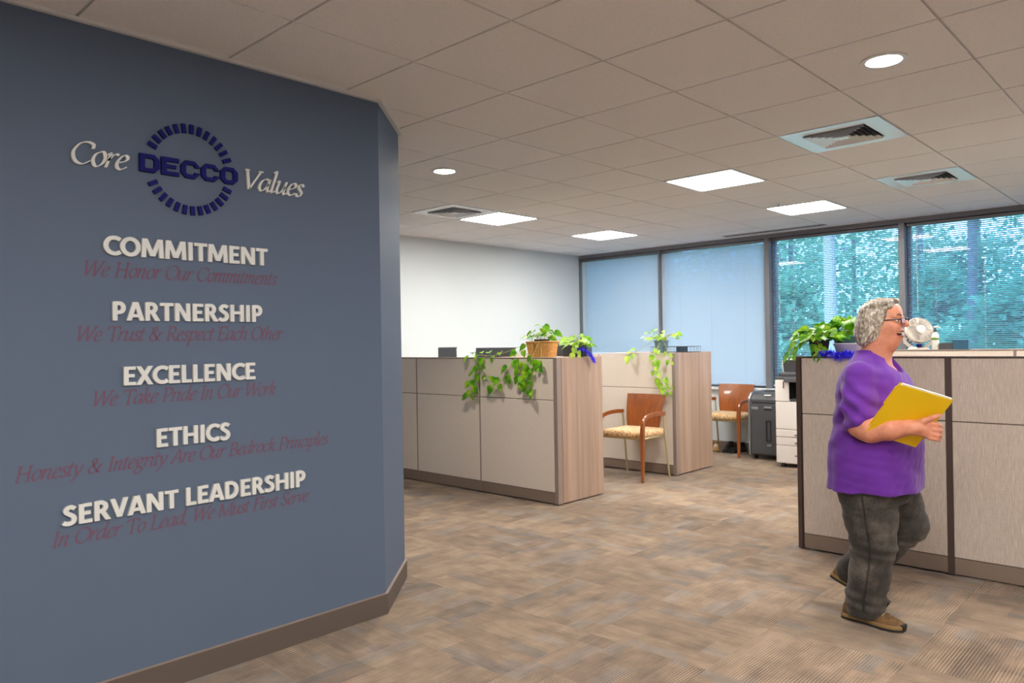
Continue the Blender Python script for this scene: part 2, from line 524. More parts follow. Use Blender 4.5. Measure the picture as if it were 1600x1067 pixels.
gr=g.build('ceiling_grid', M['trim_white'], ceil)

# slate wall with the writing (a thick block with a chamfered corner)
poly=[(WX-.1,WS-.1),(-3.19,WS-.1),(-3.19,2.386),(-3.59,2.832),(WX-.1,2.832)]
wl=st(MB().prism(poly,0,CEIL+0.005).build('wall_left', M['paint_slate']))
def offset_strip(pts, d, z0, z1):
    """wall-hugging strip outside the slate wall, thickness d"""
    P=[Vector((x,y)) for x,y in pts]; out=[]
    N=[]
    for i in range(len(P)-1):
        t=(P[i+1]-P[i]).normalized(); N.append(Vector((t.y,-t.x)))
    for i in range(len(P)):
        if i==0: q=P[i]+N[0]*d
        elif i==len(P)-1: q=P[i]+N[-1]*d
        else:
            m_=(N[i-1]+N[i]).normalized(); q=P[i]+m_*(d/m_.dot(N[i]))
        out.append(q)
    mb=MB()
    for i in range(len(P)-1):
        mb.prism([tuple(P[i]),tuple(out[i]),tuple(out[i+1]),tuple(P[i+1])][::-1],z0,z1)
    return mb
edge=[(-3.19,WS),(-3.19,2.386),(-3.59,2.832),(WX,2.832)]
st(offset_strip(edge,0.012,0.0,0.105).build('baseboard_left', M['cove_brown']))
st(offset_strip(edge,0.014,0.105,0.109).build('trim_1', M['post_brown']))
st(offset_strip(edge,0.022,CEIL-0.014,CEIL).build('trim_2', M['trim_white']))

st(MB().box(WX-.15,WX,2.832,WN+.3,0,CEIL+.005).build('wall_back', M['paint_white']))
st(MB().box(WX,WX+.012,2.85,WN,0,0.1).build('baseboard_back', M['cove_brown']))
st(MB().box(WR,WR+.15,WS-.15,WN+.3,0,CEIL+.005).build('wall_right', M['paint_warm']))
st(MB().box(-3.19,WR+.15,WS-.15,WS,0,CEIL+.005).build('wall_behind', M['paint_warm']))
st(MB().box(WX-1,WR+1,WS-1,WN+.35,CEIL+.35,CEIL+.5).build('roof', M['dark_gap']))
# window wall: low wall, sill, head, mullions, glass
SILL=0.79
st(MB().box(WX,WR,WN,WN+.25,0,SILL-.03).build('wall_window', M['paint_white']))
st(MB().box(WX,WR,WN-.012,WN,0,0.1).build('baseboard_window', M['rail_brown']))
st(MB().box(WX,WR,WN-.06,WN+.27,SILL-.03,SILL).build('trim_3', M['sill_white'],bevel=.006))
st(MB().box(WX,WR,WN-.02,WN+.25,CEIL-.05,CEIL+.06).build('trim_4', M['grey_frame']))
st(MB().box(WX-.15,WR+.15,WN+.05,WN+.3,CEIL+.05,CEIL+.4).build('trim_5', M['grey_frame']))
mull=[-5.57,-4.035,-2.51,-0.985,0.54,2.065,3.59,5.115]
i=5
for xm in mull:
    i+=1
    hw_=.011 if i==6 else .032
    st(MB().box(xm-hw_,xm+hw_,WN-.03,WN+.16,SILL,CEIL-.05).build('trim_%d'%i, M['grey_frame'],bevel=.004))
i+=1
st(MB().box(WX,WX+.012,WN-.02,WN+.16,SILL,CEIL-.05).build('trim_%d'%i, M['grey_frame']))
xs=[WX+.03]+mull+[WR]
for k in range(len(xs)-1):
    a=xs[k]+.032; b=xs[k+1]-.032
    w=MB().box(a,b,WN+.12,WN+.128,SILL,CEIL-.05).build('window_%d'%(k+1), M['window_glass']); st(w)
    f=MB(); fr=.03
    f.box(a,a+fr,WN+.09,WN+.15,SILL,CEIL-.05); f.box(b-fr,b,WN+.09,WN+.15,SILL,CEIL-.05)
    f.box(a+fr,b-fr,WN+.09,WN+.15,SILL,SILL+fr); f.box(a+fr,b-fr,WN+.09,WN+.15,CEIL-.05-fr,CEIL-.05)
    f.build('window_frame', M['grey_frame'], w)

# venetian blinds
def blind(x0,x1,tilt,label,zb=SILL+.03,lift=None):
    t=thing('venetian_blind',label,'blind',((x0+x1)/2,WN+.035,SILL),group='venetian blinds along the window wall')
    w=(x1-x0)/2-.008; zt=CEIL-.058-SILL
    MB().box(-w,w,-.02,.02,zt-.03,zt).build('headrail',M['grey_frame'],t)
    sl=MB(); z=zb-SILL+.03; pitch=.0205; ca,sa=math.cos(tilt),math.sin(tilt)
    hw=.0125
    while z<zt-.045:
        rows=[]
        for q,crown in ((-1,0.0),(-.33,.0016),(.33,.0016),(1,0.0)):
            yy=q*hw*ca-crown*sa; zz=q*hw*sa+crown*ca
            rows.append([(-w,yy,z+zz),(w,yy,z+zz)])
        sl.grid(rows); z+=pitch
    sl.build('slats',M['slat'],t,smooth=60)
    MB().box(-w,w,-.013,.013,zb-SILL,zb-SILL+.018).build('bottom_rail',M['slat'],t)
    for q in (-.62,0.0,.62):
        cd=MB(); cd.tube([(w*q,-.015,zb-SILL),(w*q,-.015,zt-.03)],.0012,5); cd.tube([(w*q,.015,zb-SILL),(w*q,.015,zt-.03)],.0012,5)
        cd.build('ladder_cord',M['trim_white'],t)
    MB().tube([(-w+.1,-.028,zt-.04),(-w+.1,-.028,zt-.95)],.004,6).build('tilt_wand',M['trim_white'],t)
blind(WX+.012,-5.576,math.radians(76),'fully closed pale venetian blind in the corner next to the white wall')
blind(-5.564,-4.062,math.radians(58),'nearly closed venetian blind above the chair and shredder, glowing at its foot')
blind(-4.0,-2.545,math.radians(-20),'open venetian blind above the copier, with the thick pale trunk behind it')
blind(-2.475,-1.02,math.radians(-22),'open venetian blind above the desk fan and pump bottle')

# linear slot diffuser near the windows
sd=thing('slot_diffuser','long narrow beige slot diffuser in the ceiling over the closed blinds','air vent',(-3.85,8.60,CEIL))
MB().box(-.62,.62,-.045,.045,-.006,.003).build('frame',M['post_brown'],sd)
MB().box(-.60,.60,-.012,.012,-.008,-.004).build('slot',M['dark_gap'],sd)

# ------------------------------------------------------------------ ceiling fixtures
def led(b,a,label):
    x0,x1,y0,y1=cell(b,a)
    t=thing('ceiling_light',label,'ceiling light',((x0+x1)/2,(y0+y1)/2,CEIL),group='square ceiling light panels')
    h=GT/2-.008
    MB().ringprism([(-h,-h),(h,-h),(h,h),(-h,h)],[(-h+.018,-h+.018),(h-.018,-h+.018),(h-.018,h-.018),(-h+.018,h-.018)],-.006,.009).build('frame',M['white_metal'],t)
    MB().box(-h+.018,h-.018,-h+.018,h-.018,-.001,.008).build('diffuser',M['led'],t)
led(-1,6,'glowing square light panel nearest in the ceiling, largest of the four, above the aisle')
led(-1,9,'glowing square light panel in the ceiling close to the window above the copier')
led(-5,6,'glowing square light panel beside the ceiling vent over the basket plant')
led(-5,9,'glowing square light panel in the ceiling near the white corner and closed blind')
for b,a,l in ((3,6,'glowing square light panel over the right cubicles'),(3,9,'glowing square light panel over the right cubicles by the window'),
            (7,6,'glowing square light panel at the far right of the room'),(7,9,'glowing square light panel at the far right by the window'),(3,0,'glowing square light panel over the lobby near the streaked partition'),(7,0,'glowing square light panel over the right of the lobby'),(3,-3,'glowing square light panel over the middle of the lobby'),(7,-3,'glowing square light panel near the right lobby wall'),(3,-6,'glowing square light panel toward the back of the lobby'),(7,-6,'glowing square light panel in the back right of the lobby')):
    led(b,a,l)  # lobby panels are added, unseen, to brighten the slate wall and partition fronts
def downlight(x,y,label,m,watts=18.0,col=(1.0,.88,.74)):
    t=thing('downlight',label,'ceiling light',(x,y,CEIL),group='round recessed downlights')
    r=.082
    MB().lathe([(r-.012,-.001),(r+.018,-.001),(r+.018,-.006),(r-.004,-.008),(r-.012,-.001)],40).build('trim_ring',M['white_metal'],t,smooth=40)
    MB().lathe([(0.0,-.0005),(r-.012,-.0005),(r-.012,-.003),(0,-.004)],40).build('lamp_face',m,t,smooth=40)
    ld=bpy.data.lights.new('lamp','SPOT'); ld.energy=watts; ld.spot_size=math.radians(120); ld.spot_blend=.6; ld.shadow_soft_size=.05; ld.color=col
    lo=bpy.data.objects.new('lamp',ld); COL.objects.link(lo); lo.parent=t; lo.location=(0,0,-.012)
downlight(GX+2.5*GT,GY+3.52*GT,'round recessed downlight glowing cool white, high above the walking person',M['lamp_cool'],30.0,(1.0,.95,.9))
downlight(GX-2.48*GT,GY+3.5*GT,'round recessed downlight glowing warm by the edge of the slate wall',M['lamp_warm'],85.0)
for x,y,l in ((GX+7.5*GT,GY+3.5*GT,'round downlight at the right end of the lobby'),(GX+7.5*GT,GY-1.5*GT,'round downlight over the lobby corner')):
    downlight(x,y,l,M['lamp_warm'])
def vent(b,a,label):
    x0,x1,y0,y1=cell(b,a)
    t=thing('ceiling_vent',label,'air vent',((x0+x1)/2,(y0+y1)/2,CEIL),group='square louvred ceiling vents')
    h=GT/2-.007; k=.19
    sq=lambda q:[(-q,-q),(q,-q),(q,q),(-q,q)]
    MB().ringprism(sq(h),sq(k),-.004,.006).build('panel',M['vent_white'],t)
    MB().box(-k,k,-k,k,.0045,.0085).build('duct_opening',M['dark_gap'],t)
    lv=MB()
    for j,q in enumerate((.185,.152,.119,.086,.053)):
        # sloped square cone blades
        o,i_=q,q-.020
        v=[(x,y,-.016) for x,y in sq(o)]+[(x,y,.004) for x,y in sq(i_)]+[(x,y,-.013) for x,y in sq(o)]+[(x,y,.0045) for x,y in sq(i_-.003)]
        f=[]
        for e in range(4):
            e2=(e+1)%4; f+=[(e,e2,4+e2,4+e),(8+e2,8+e,12+e,12+e2)]
        lv.add(v,f)
    lv.box(-.03,.03,-.03,.03,-.016,-.013)
    lv.build('louvres',M['vent_white'],t)
vent(1,5,'larger nearer louvred ceiling vent, right of the nearest light panel')
vent(1,8,'louvred ceiling vent near the windows, behind the larger one')
vent(-5,5,'louvred ceiling vent half behind a light panel near the slate wall')
sp=thing('sprinkler','small sprinkler head in the ceiling by the light panel near the window','sprinkler',(GX-.64*GT,GY+8.78*GT,CEIL))
MB().lathe([(0.0,-.001),(.035,-.001),(.035,-.004),(.012,-.006),(.0,-.006)],20).build('escutcheon',M['white_metal'],sp,smooth=40)
MB().lathe([(0,-.006),(.008,-.006),(.006,-.03),(.016,-.034),(.016,-.036),(0,-.036)],14).build('spray_head',M['silver'],sp,smooth=40)

# ------------------------------------------------------------------ lettering on the slate wall
XW=-3.19
def place_wall(o_mesh_verts, y0,y1,z0,z1,bx):
    """map glyph-plane (u,v) to wall y,z ; bx=(umin,umax,vmin,vmax)"""
    su=(y1-y0)/(bx[1]-bx[0]); sv=(z1-z0)/(bx[3]-bx[2])
    return su,sv
HB={}
def hb(ch,adv,*strokes): HB[ch]=(adv,strokes)
W_=.205; q_=W_/2
def arc(cx,cz,rx,rz,a0,a1,n=12):
    return [(cx+rx*math.cos(math.radians(a0+(a1-a0)*i/n)),cz+rz*math.sin(math.radians(a0+(a1-a0)*i/n))) for i in range(n+1)]
hb('C',.70,arc(.46,.5,.36,.41,48,312,16))
hb('O',.88,arc(.44,.5,.34,.41,0,360,24))
hb('M',1.06,[(.13,0),(.17,1)],[(.93,0),(.89,1)],[(.20,1),(.53,.08)],[(.86,1),(.53,.08)])
hb('I',.34,[(.17,0),(.17,1)])
hb('T',.66,[(.33,0),(.33,1)],[(.01,1-q_*.85),(.65,1-q_*.85)])
hb('E',.62,[(.16,0),(.16,1)],[(.1,1-q_*.85),(.58,1-q_*.85)],[(.1,.51),(.53,.51)],[(.1,q_*.85),(.59,q_*.85)])
hb('N',.86,[(.16,0),(.16,1)],[(.70,0),(.70,1)],[(.18,.98),(.68,.02)])
hb('P',.68,[(.16,0),(.16,1)],[(.16,1-q_*.8)]+arc(.34,.68,.19,.238,90,-90,10)+[(.16,.442)])
hb('A',.76,[(.09,0),(.36,1)],[(.67,0),(.40,1)],[(.2,.27),(.56,.27)])
hb('R',.72,[(.16,0),(.16,1)],[(.16,1-q_*.8)]+arc(.34,.70,.18,.218,90,-90,10)+[(.16,.482)],[(.38,.47),(.62,0)])
hb('S',.60,[(.51,.82),(.40,.90),(.27,.90),(.165,.80),(.17,.67),(.30,.555),(.43,.445),(.475,.30),(.42,.16),(.29,.095),(.15,.11),(.05,.18)])
hb('H',.84,[(.16,0),(.16,1)],[(.68,0),(.68,1)],[(.16,.52),(.68,.52)])
hb('X',.72,[(.08,0),(.63,1)],[(.63,0),(.09,1)])
hb('L',.56,[(.16,0),(.16,1)],[(.1,q_*.85),(.54,q_*.85)])
hb('V',.74,[(.09,1),(.37,.03)],[(.65,1),(.37,.03)])
hb('D',.82,[(.16,0),(.16,1)],[(.16,1-q_*.85),(.32,1-q_*.85)]+arc(.34,.5,.32,.413,78,-78,14)+[(.32,q_*.85),(.16,q_*.85)])
hb(' ',.30)
def heading(text,y0,y1,z0,z1,label):
    t=thing('raised_heading',label,'wall lettering',(XW,y0,z0),group='raised white headings on the slate wall')
    pen=0; L=[]
    for ch in text:
        adv,strokes=HB[ch]; vv=[];ff=[]
        for si,s_ in enumerate(strokes):
            pts=[Vector((p[0]+pen,p[1],0)) for p in s_]; n_=len(pts)
            closed=(pts[0]-pts[-1]).length<1e-5
            if ch=='S': pts=smoothpath(pts,3); n_=len(pts)
            A=[];B=[]
            hw=q_*.85 if (abs(pts[0].y-pts[-1].y)<1e-6 and n_==2) else q_
            for i in range(n_):
                if closed: t_=pts[(i+1)%(n_-1)]-pts[(i-1)%(n_-1)]
                else: t_=pts[min(i+1,n_-1)]-pts[max(i-1,0)]
                t_.normalize(); nn=Vector((-t_.y,t_.x,0))
                slantfix=1.0
                if n_==2 and abs(t_.y)>.3 and abs(t_.x)>.02: # diagonal: cut ends level
                    nn=Vector((-1,0,0))*(1/abs(t_.y)) if t_.y>0 else Vector((1,0,0))*(1/abs(t_.y))
                A.append(pts[i]+nn*hw);B.append(pts[i]-nn*hw)
            o=len(vv); k=2*n_
            for w in (.0005,.014-si*.00025):
                vv+=[(w,p.x,p.y) for p in A]+[(w,p.x,p.y) for p in B]
            for i in range(n_-1):
                ff+=[(o+k+i,o+k+n_+i,o+k+n_+i+1,o+k+i+1),(o+i+1,o+n_+i+1,o+n_+i,o+i),(o+i,o+k+i,o+k+i+1,o+i+1),(o+n_+i+1,o+k+n_+i+1,o+k+n_+i,o+n_+i)]
            if not closed: ff+=[(o,o+n_,o+k+n_,o+k),(o+n_-1,o+k+n_-1,o+k+2*n_-1,o+2*n_-1)]
        if vv: L.append((vv,ff))
        pen+=adv
    u0=min(v[1] for l in L for v in l[0]);u1=max(v[1] for l in L for v in l[0])
    su=(y1-y0)/(u1-u0); sv=z1-z0
    for vv,ff in L:
        mb=MB(); mb.add([(v[0],(v[1]-u0)*su,v[2]*sv) for v in vv],ff)
        mb.build('letter',M['letter_white'],t)
heading('COMMITMENT',1.045,1.742,1.773,1.850,'raised white heading COMMITMENT, topmost of the five headings on the slate wall')
heading('PARTNERSHIP',1.075,1.711,1.515,1.590,'raised white heading PARTNERSHIP on the slate wall')
heading('EXCELLENCE',1.113,1.673,1.256,1.331,'raised white heading EXCELLENCE on the slate wall')
heading('ETHICS',1.236,1.550,0.996,1.072,'raised white heading ETHICS, shortest on the slate wall')
heading('SERVANT LEADERSHIP',0.885,1.919,0.737,0.812,'raised white heading SERVANT LEADERSHIP, lowest on the slate wall')

# old-style italic drawn with a broad nib
G={}
def gl(ch,adv,*strokes): G[ch]=(adv,strokes)
arch=lambda x:[(x+.03,.42),(x+.25,.86),(x+.45,1.0),(x+.55,.82)]
gl('a',.98,[(.76,.86),(.52,1.0),(.2,.75),(.1,.3),(.25,.02),(.5,.15),(.76,.62)],[(.8,1.0),(.72,.2),(.82,.02),(.98,.15)])
gl('c',.76,[(.68,.8),(.58,.98),(.35,.95),(.12,.6),(.12,.2),(.35,.0),(.7,.2)])
gl('d',1.0,[(.76,.86),(.52,1.0),(.2,.75),(.1,.3),(.25,.02),(.5,.15),(.76,.62)],[(.86,1.62),(.74,.5),(.74,.15),(.85,.02),(1.0,.15)],[(.7,1.58),(.88,1.64)])
gl('e',.76,[(.12,.46),(.45,.55),(.65,.77),(.55,.98),(.32,.92),(.1,.5),(.15,.12),(.38,.0),(.7,.22)])
gl('g',.9,[(.65,.95),(.38,1.0),(.15,.7),(.25,.42),(.5,.45),(.68,.75),(.62,.95)],[(.3,.42),(.2,.22),(.5,.06),(.76,-.15),(.6,-.5),(.25,-.56),(.02,-.35),(.18,-.08),(.45,.06)],[(.65,.95),(.92,1.0)])
gl('h',.98,[(.25,1.62),(.12,0)],[(.08,1.58),(.27,1.64)],[(.15,.45),(.35,.86),(.6,1.0),(.72,.8),(.62,.2),(.7,0),(.92,.15)])
gl('i',.44,[(.05,.85),(.2,.99),(.2,.8),(.12,.2),(.2,.0),(.4,.15)],[(.22,1.40),(.27,1.36)],[(.22,1.36),(.27,1.40)])
gl('k',.86,[(.25,1.62),(.12,0)],[(.08,1.58),(.27,1.64)],[(.13,.45),(.35,.86),(.58,.98),(.62,.75),(.35,.5),(.15,.48)],[(.32,.5),(.55,.08),(.68,.0),(.84,.15)])
gl('l',.44,[(.08,1.58),(.27,1.63),(.15,.2),(.22,.0),(.42,.15)])
gl('m',1.36,[(.05,.85),(.2,1.0),(.2,.75),(.1,0)],[(.13,.42),(.35,.88),(.55,1.0),(.63,.8),(.52,0)],[(.55,.42),(.78,.88),(.98,1.0),(1.07,.8),(.97,.2),(1.05,0),(1.27,.15)])
gl('n',.96,[(.05,.85),(.2,1.0),(.2,.75),(.1,0)],[(.13,.42),(.35,.86),(.58,1.0),(.68,.8),(.59,.2),(.67,0),(.9,.15)])
gl('o',.86,[(.47,1),(.2,.8),(.1,.4),(.25,.03),(.45,0),(.68,.25),(.76,.65),(.62,.97),(.47,1)])
gl('p',.94,[(.1,.85),(.25,1.0),(.22,.6),(.05,-.58)],[(-.1,-.58),(.22,-.58)],[(.2,.6),(.4,.92),(.65,1.0),(.8,.7),(.65,.2),(.4,0),(.15,.1)])
gl('r',.64,[(.05,.85),(.2,1.0),(.2,.75),(.1,0)],[(.14,.45),(.35,.86),(.55,1.0),(.66,.9)])
gl('s',.64,[(.55,.8),(.45,.98),(.25,.95),(.18,.75),(.35,.5),(.5,.28),(.38,.03),(.18,.02),(.05,.2)])
gl('t',.5,[(.3,1.35),(.2,.9),(.13,.2),(.22,0),(.42,.15)],[(.02,.97),(.45,.97)])
gl('u',.98,[(.05,.85),(.18,1.0),(.2,.8),(.13,.25),(.25,.0),(.5,.2),(.72,.62)],[(.78,1.0),(.67,.2),(.77,0),(.97,.15)])
gl('v',.78,[(.02,.85),(.15,1.0),(.22,.8),(.28,.0)],[(.28,.0),(.6,.4),(.72,.85),(.6,1.0)])
gl('y',.82,[(.02,.85),(.15,1.0),(.22,.75),(.32,.08)],[(.74,1.0),(.67,.6),(.37,0),(.1,-.5),(-.12,-.55)])
sf=lambda x,z,w=.17:[(x-w,z),(x+w,z)]
gl('W',1.78,[(.18,1.48),(.36,0)],[(.36,0),(.95,1.48)],[(.95,1.48),(1.1,0)],[(1.1,0),(1.7,1.48)],sf(.17,1.48),sf(.95,1.48,.12),sf(1.7,1.48))
gl('H',1.42,[(.27,1.48),(.27,0)],[(1.1,1.48),(1.1,0)],[(.27,.76),(1.1,.76)],sf(.27,1.48),sf(.27,0),sf(1.1,1.48),sf(1.1,0))
gl('O',1.4,[(.7,1.5),(.3,1.3),(.1,.75),(.3,.15),(.7,0),(1.1,.2),(1.3,.75),(1.1,1.33),(.7,1.5)])
gl('C',1.25,[(1.12,1.1),(1.1,1.38),(.75,1.5),(.35,1.32),(.1,.75),(.3,.18),(.72,0),(1.15,.3)])
gl('T',1.18,[(.06,1.18),(.1,1.45),(.6,1.45),(1.1,1.45),(1.14,1.18)],[(.6,1.45),(.6,0)],sf(.6,0))
gl('R',1.22,[(.27,1.45),(.27,0)],[(.1,1.47),(.7,1.46),(.92,1.12),(.7,.78),(.27,.72)],[(.55,.74),(1.05,.03),(1.2,0)],sf(.27,0))
gl('E',1.1,[(.27,1.47),(.27,0)],[(.1,1.47),(.95,1.47),(.97,1.2)],[(.27,.77),(.75,.77)],[(.1,0),(.95,0),(1.02,.3)])
gl('P',1.05,[(.27,1.45),(.27,0)],[(.1,1.47),(.7,1.46),(.95,1.08),(.7,.68),(.27,.64)],sf(.27,0))
gl('I',.6,[(.3,1.48),(.3,0)],sf(.3,1.48),sf(.3,0))
gl('A',1.28,[(.1,0),(.72,1.5)],[(.7,1.5),(1.05,0)],[(.32,.52),(.9,.52)],sf(.1,0,.14),sf(1.05,0))
gl('B',1.1,[(.27,1.47),(.27,0)],[(.1,1.47),(.65,1.47),(.85,1.15),(.65,.8),(.27,.77)],[(.6,.78),(.95,.55),(.92,.15),(.6,0),(.1,0)])
gl('L',1.05,[(.27,1.48),(.27,0)],sf(.27,1.48),[(.1,0),(.92,0),(1.0,.32)])
gl('M',1.7,[(.25,1.48),(.18,0)],[(.25,1.48),(.78,0)],[(.78,0),(1.4,1.48)],[(1.4,1.48),(1.45,0)],sf(.18,0,.14),sf(1.45,0),sf(.15,1.48,.1),sf(1.5,1.48,.1))
gl('F',1.0,[(.27,1.47),(.27,0)],[(.1,1.47),(.92,1.47),(.95,1.2)],[(.27,.77),(.72,.77)],sf(.27,0))
gl('S',.92,[(.8,1.15),(.76,1.4),(.5,1.5),(.22,1.3),(.25,1.0),(.6,.65),(.75,.35),(.55,.02),(.25,.02),(.08,.35)])
gl('V',1.3,[(.18,1.48),(.58,0)],[(.58,0),(1.2,1.48)],sf(.18,1.48),sf(1.2,1.48))
gl('&',1.42,[(1.12,.82),(.85,.2),(.45,0),(.14,.3),(.32,.7),(.68,1.05),(.65,1.42),(.42,1.42),(.36,1.1),(.68,.5),(1.02,.05),(1.3,.15)],[(.95,.83),(1.3,.83)])
gl(',',.4,[(.15,.08),(.2,-.05),(.06,-.28)])
gl(' ',.5)
def ribbon_text(text, wmax=.17, wmin=.055, slant=.22, depth=None, tight=.93):
    """list of per-character (verts,faces) in glyph plane (u,v,w)"""
    out=[]; pen=0.0
    for ch in text:
        adv,strokes=G[ch]
        vv=[];ff=[]
        for s_ in strokes:
            pts=smoothpath([(p[0],p[1],0) for p in s_],5) if len(s_)>2 else [Vector((p[0],p[1],0)) for p in s_]
            n_=len(pts); L=[];R_=[]
            for i in range(n_):
                t=(pts[min(i+1,n_-1)]-pts[max(i-1,0)]); t.normalize()
                th=math.atan2(t.y,t.x)
                w=wmin+(wmax-wmin)*abs(math.sin(th-math.radians(28)))**1.2
                nn=Vector((-t.y,t.x,0))*(w/2)
                L.append(pts[i]+nn);R_.append(pts[i]-nn)
            o=len(vv)
            P=[(p.x+pen+p.y*slant,p.y) for p in L]+[(p.x+pen+p.y*slant,p.y) for p in R_]
            if depth is None:
                vv+=[(a,b,len(vv)*4e-6) for a,b in P]
                ff+=[(o+i,o+n_+i,o+n_+i+1,o+i+1) for i in range(n_-1)]
            else:
                vv+=[(a,b,0) for a,b in P]+[(a,b,depth) for a,b in P]
                k=2*n_
                for i in range(n_-1):
                    ff+=[(o+k+i,o+k+n_+i,o+k+n_+i+1,o+k+i+1),(o+i+1,o+n_+i+1,o+n_+i,o+i),(o+i,o+k+i,o+k+i+1,o+i+1),(o+n_+i+1,o+k+n_+i+1,o+k+n_+i,o+n_+i)]
                ff+=[(o,o+n_,o+k+n_,o+k),(o+n_-1,o+k+n_-1,o+k+2*n_-1,o+2*n_-1)]
        if vv: out.append((ch,vv,ff))
        pen+=adv*tight
    return out
def serif_line(text,y0,y1,zbase,capz,label,raised=False,name=None,cat='wall lettering',group=None):
    """zbase: baseline height, capz: cap height in metres"""
    gs=ribbon_text(text,depth=.012 if raised else None, wmax=.20 if raised else .185, wmin=.055 if raised else .08)
    us=[v[0] for g_ in gs for v in g_[1]]
    u0,u1=min(us),max(us); su=(y1-y0)/(u1-u0); sv=capz/1.5
    if raised:
        t=thing(name,label,cat,(XW,y0,zbase),group=group)
        for ch,vv,ff in gs:
            mb=MB(); mb.add([(.0005+v[2],(v[0]-u0)*su,v[1]*sv) for v in vv],ff)
            mb.build('letter',M['letter_white'],t)
        return t
    mb=MB()
    for ch,vv,ff in gs: mb.add([(0.0012+v[2],(v[0]-u0)*su,v[1]*sv) for v in vv],ff)
    o=mb.build(name,M['decal_red'],loc=(XW,y0,zbase))
    return tag(o,label,cat,group)
serif_line('Core',.937,1.148,2.117,.088,'raised white italic word Core left of the round blue logo',True,'raised_word',group='raised italic words beside the logo')
serif_line('Values',1.640,1.940,2.113,.088,'raised white italic word Values right of the round blue logo',True,'raised_word',group='raised italic words beside the logo')
tg='dark red italic lines on the slate wall'
serif_line('We Honor Our Commitments',.980,1.796,1.688,.059,'dark red italic line We Honor Our Commitments under COMMITMENT',name='wall_decal',group=tg)
serif_line('We Trust & Respect Each Other',.952,1.824,1.434,.058,'dark red italic line We Trust & Respect Each Other under PARTNERSHIP',name='wall_decal',group=tg)
serif_line('We Take Pride In Our Work',1.006,1.778,1.180,.058,'dark red italic line We Take Pride In Our Work under EXCELLENCE',name='wall_decal',group=tg)
serif_line('Honesty & Integrity Are Our Bedrock Principles',.738,2.057,.922,.056,'dark red italic line Honesty & Integrity Are Our Bedrock Principles under ETHICS',name='wall_decal',group=tg)
serif_line('In Order To Lead, We Must First Serve',.855,1.943,.662,.056,'dark red italic line In Order To Lead, We Must First Serve under SERVANT LEADERSHIP',name='wall_decal',group=tg)

# round logo: ring of bars with a block wordmark
lg=thing('round_logo','round dark blue logo of radiating bars with block word DECCO','wall logo',(XW,1.395,2.160))
def tick(ang):
    a=math.radians(ang); ca,sa=math.cos(a),math.sin(a); r0,r1,h=.155,.193,.0088
    P=[(r0*ca-h*sa*-1*-1, r0*sa+h*ca*-1*-1)]
    q=[]
    for r,s_ in ((r0,-1),(r1,-1),(r1,1),(r0,1)):
        q.append((r*ca-s_*h*sa, r*sa+s_*h*ca))
    v=[(.0005,y,z) for y,z in q]+[(.011,y,z) for y,z in q]
    MB().add(v,[(3,2,1,0),(4,5,6,7),(0,1,5,4),(1,2,6,5),(2,3,7,6),(3,0,4,7)]).build('ring_bar',M['logo_blue'],lg)
for k in range(13):
    tick(22+k*10.95); tick(202+k*10.95+4.5)
def block_letter(ch,y0,w,z0,h,cc=.020):
    th_h,th_v=.021,.0165; d0,d1=.0005,.013
    Mx=Matrix(((0,0,1,0),(1,0,0,0),(0,1,0,0),(0,0,0,1)))   # (u,v,w)->(x=w,y=u,z=v)
    mb=MB()
    def oct_(x0,x1,a0,a1,c,left=True,right=True):
        cl=c if left else .0006; cr=c if right else .0006
        return [(x0+cl,a0),(x1-cr,a0),(x1,a0+cr),(x1,a1-cr),(x1-cr,a1),(x0+cl,a1),(x0,a1-cl),(x0,a0+cl)]
    x1=y0+w; z1=z0+h
    if ch in 'DO':
        mb.ringprism(oct_(y0,x1,z0,z1,cc,ch=='O'),oct_(y0+th_h,x1-th_h,z0+th_v,z1-th_v,.007,ch=='O'),d0,d1,Mx)
    elif ch=='C':
        mb.prism([(x1,z0+.026),(x1-th_h,z0+.026),(x1-th_h,z0+th_v),(y0+th_h+.006,z0+th_v),(y0+th_h,z0+th_v+.006),(y0+th_h,z1-th_v-.006),(y0+th_h+.006,z1-th_v),(x1-th_h,z1-th_v),(x1-th_h,z1-.026),(x1,z1-.026),
                  (x1,z1-cc),(x1-cc,z1),(y0+cc,z1),(y0,z1-cc),(y0,z0+cc),(y0+cc,z0),(x1-cc,z0),(x1,z0+cc)][::-1],d0,d1,Mx)
    elif ch=='E':
        zm=(z0+z1)/2
        mb.prism([(y0,z0),(x1,z0),(x1,z0+th_v),(y0+th_h,z0+th_v),(y0+th_h,zm-.007),(x1-.012,zm-.007),(x1-.012,zm+.007),(y0+th_h,zm+.007),(y0+th_h,z1-th_v),(x1,z1-th_v),(x1,z1),(y0,z1)],d0,d1,Mx)
    mb.build('logo_letter',M['logo_blue'],lg)
u=-.209
for ch in 'DECCO':
    w=.079 if ch!='E' else .073
    block_letter(ch,u,w,-.037,.074); u+=w+.0075
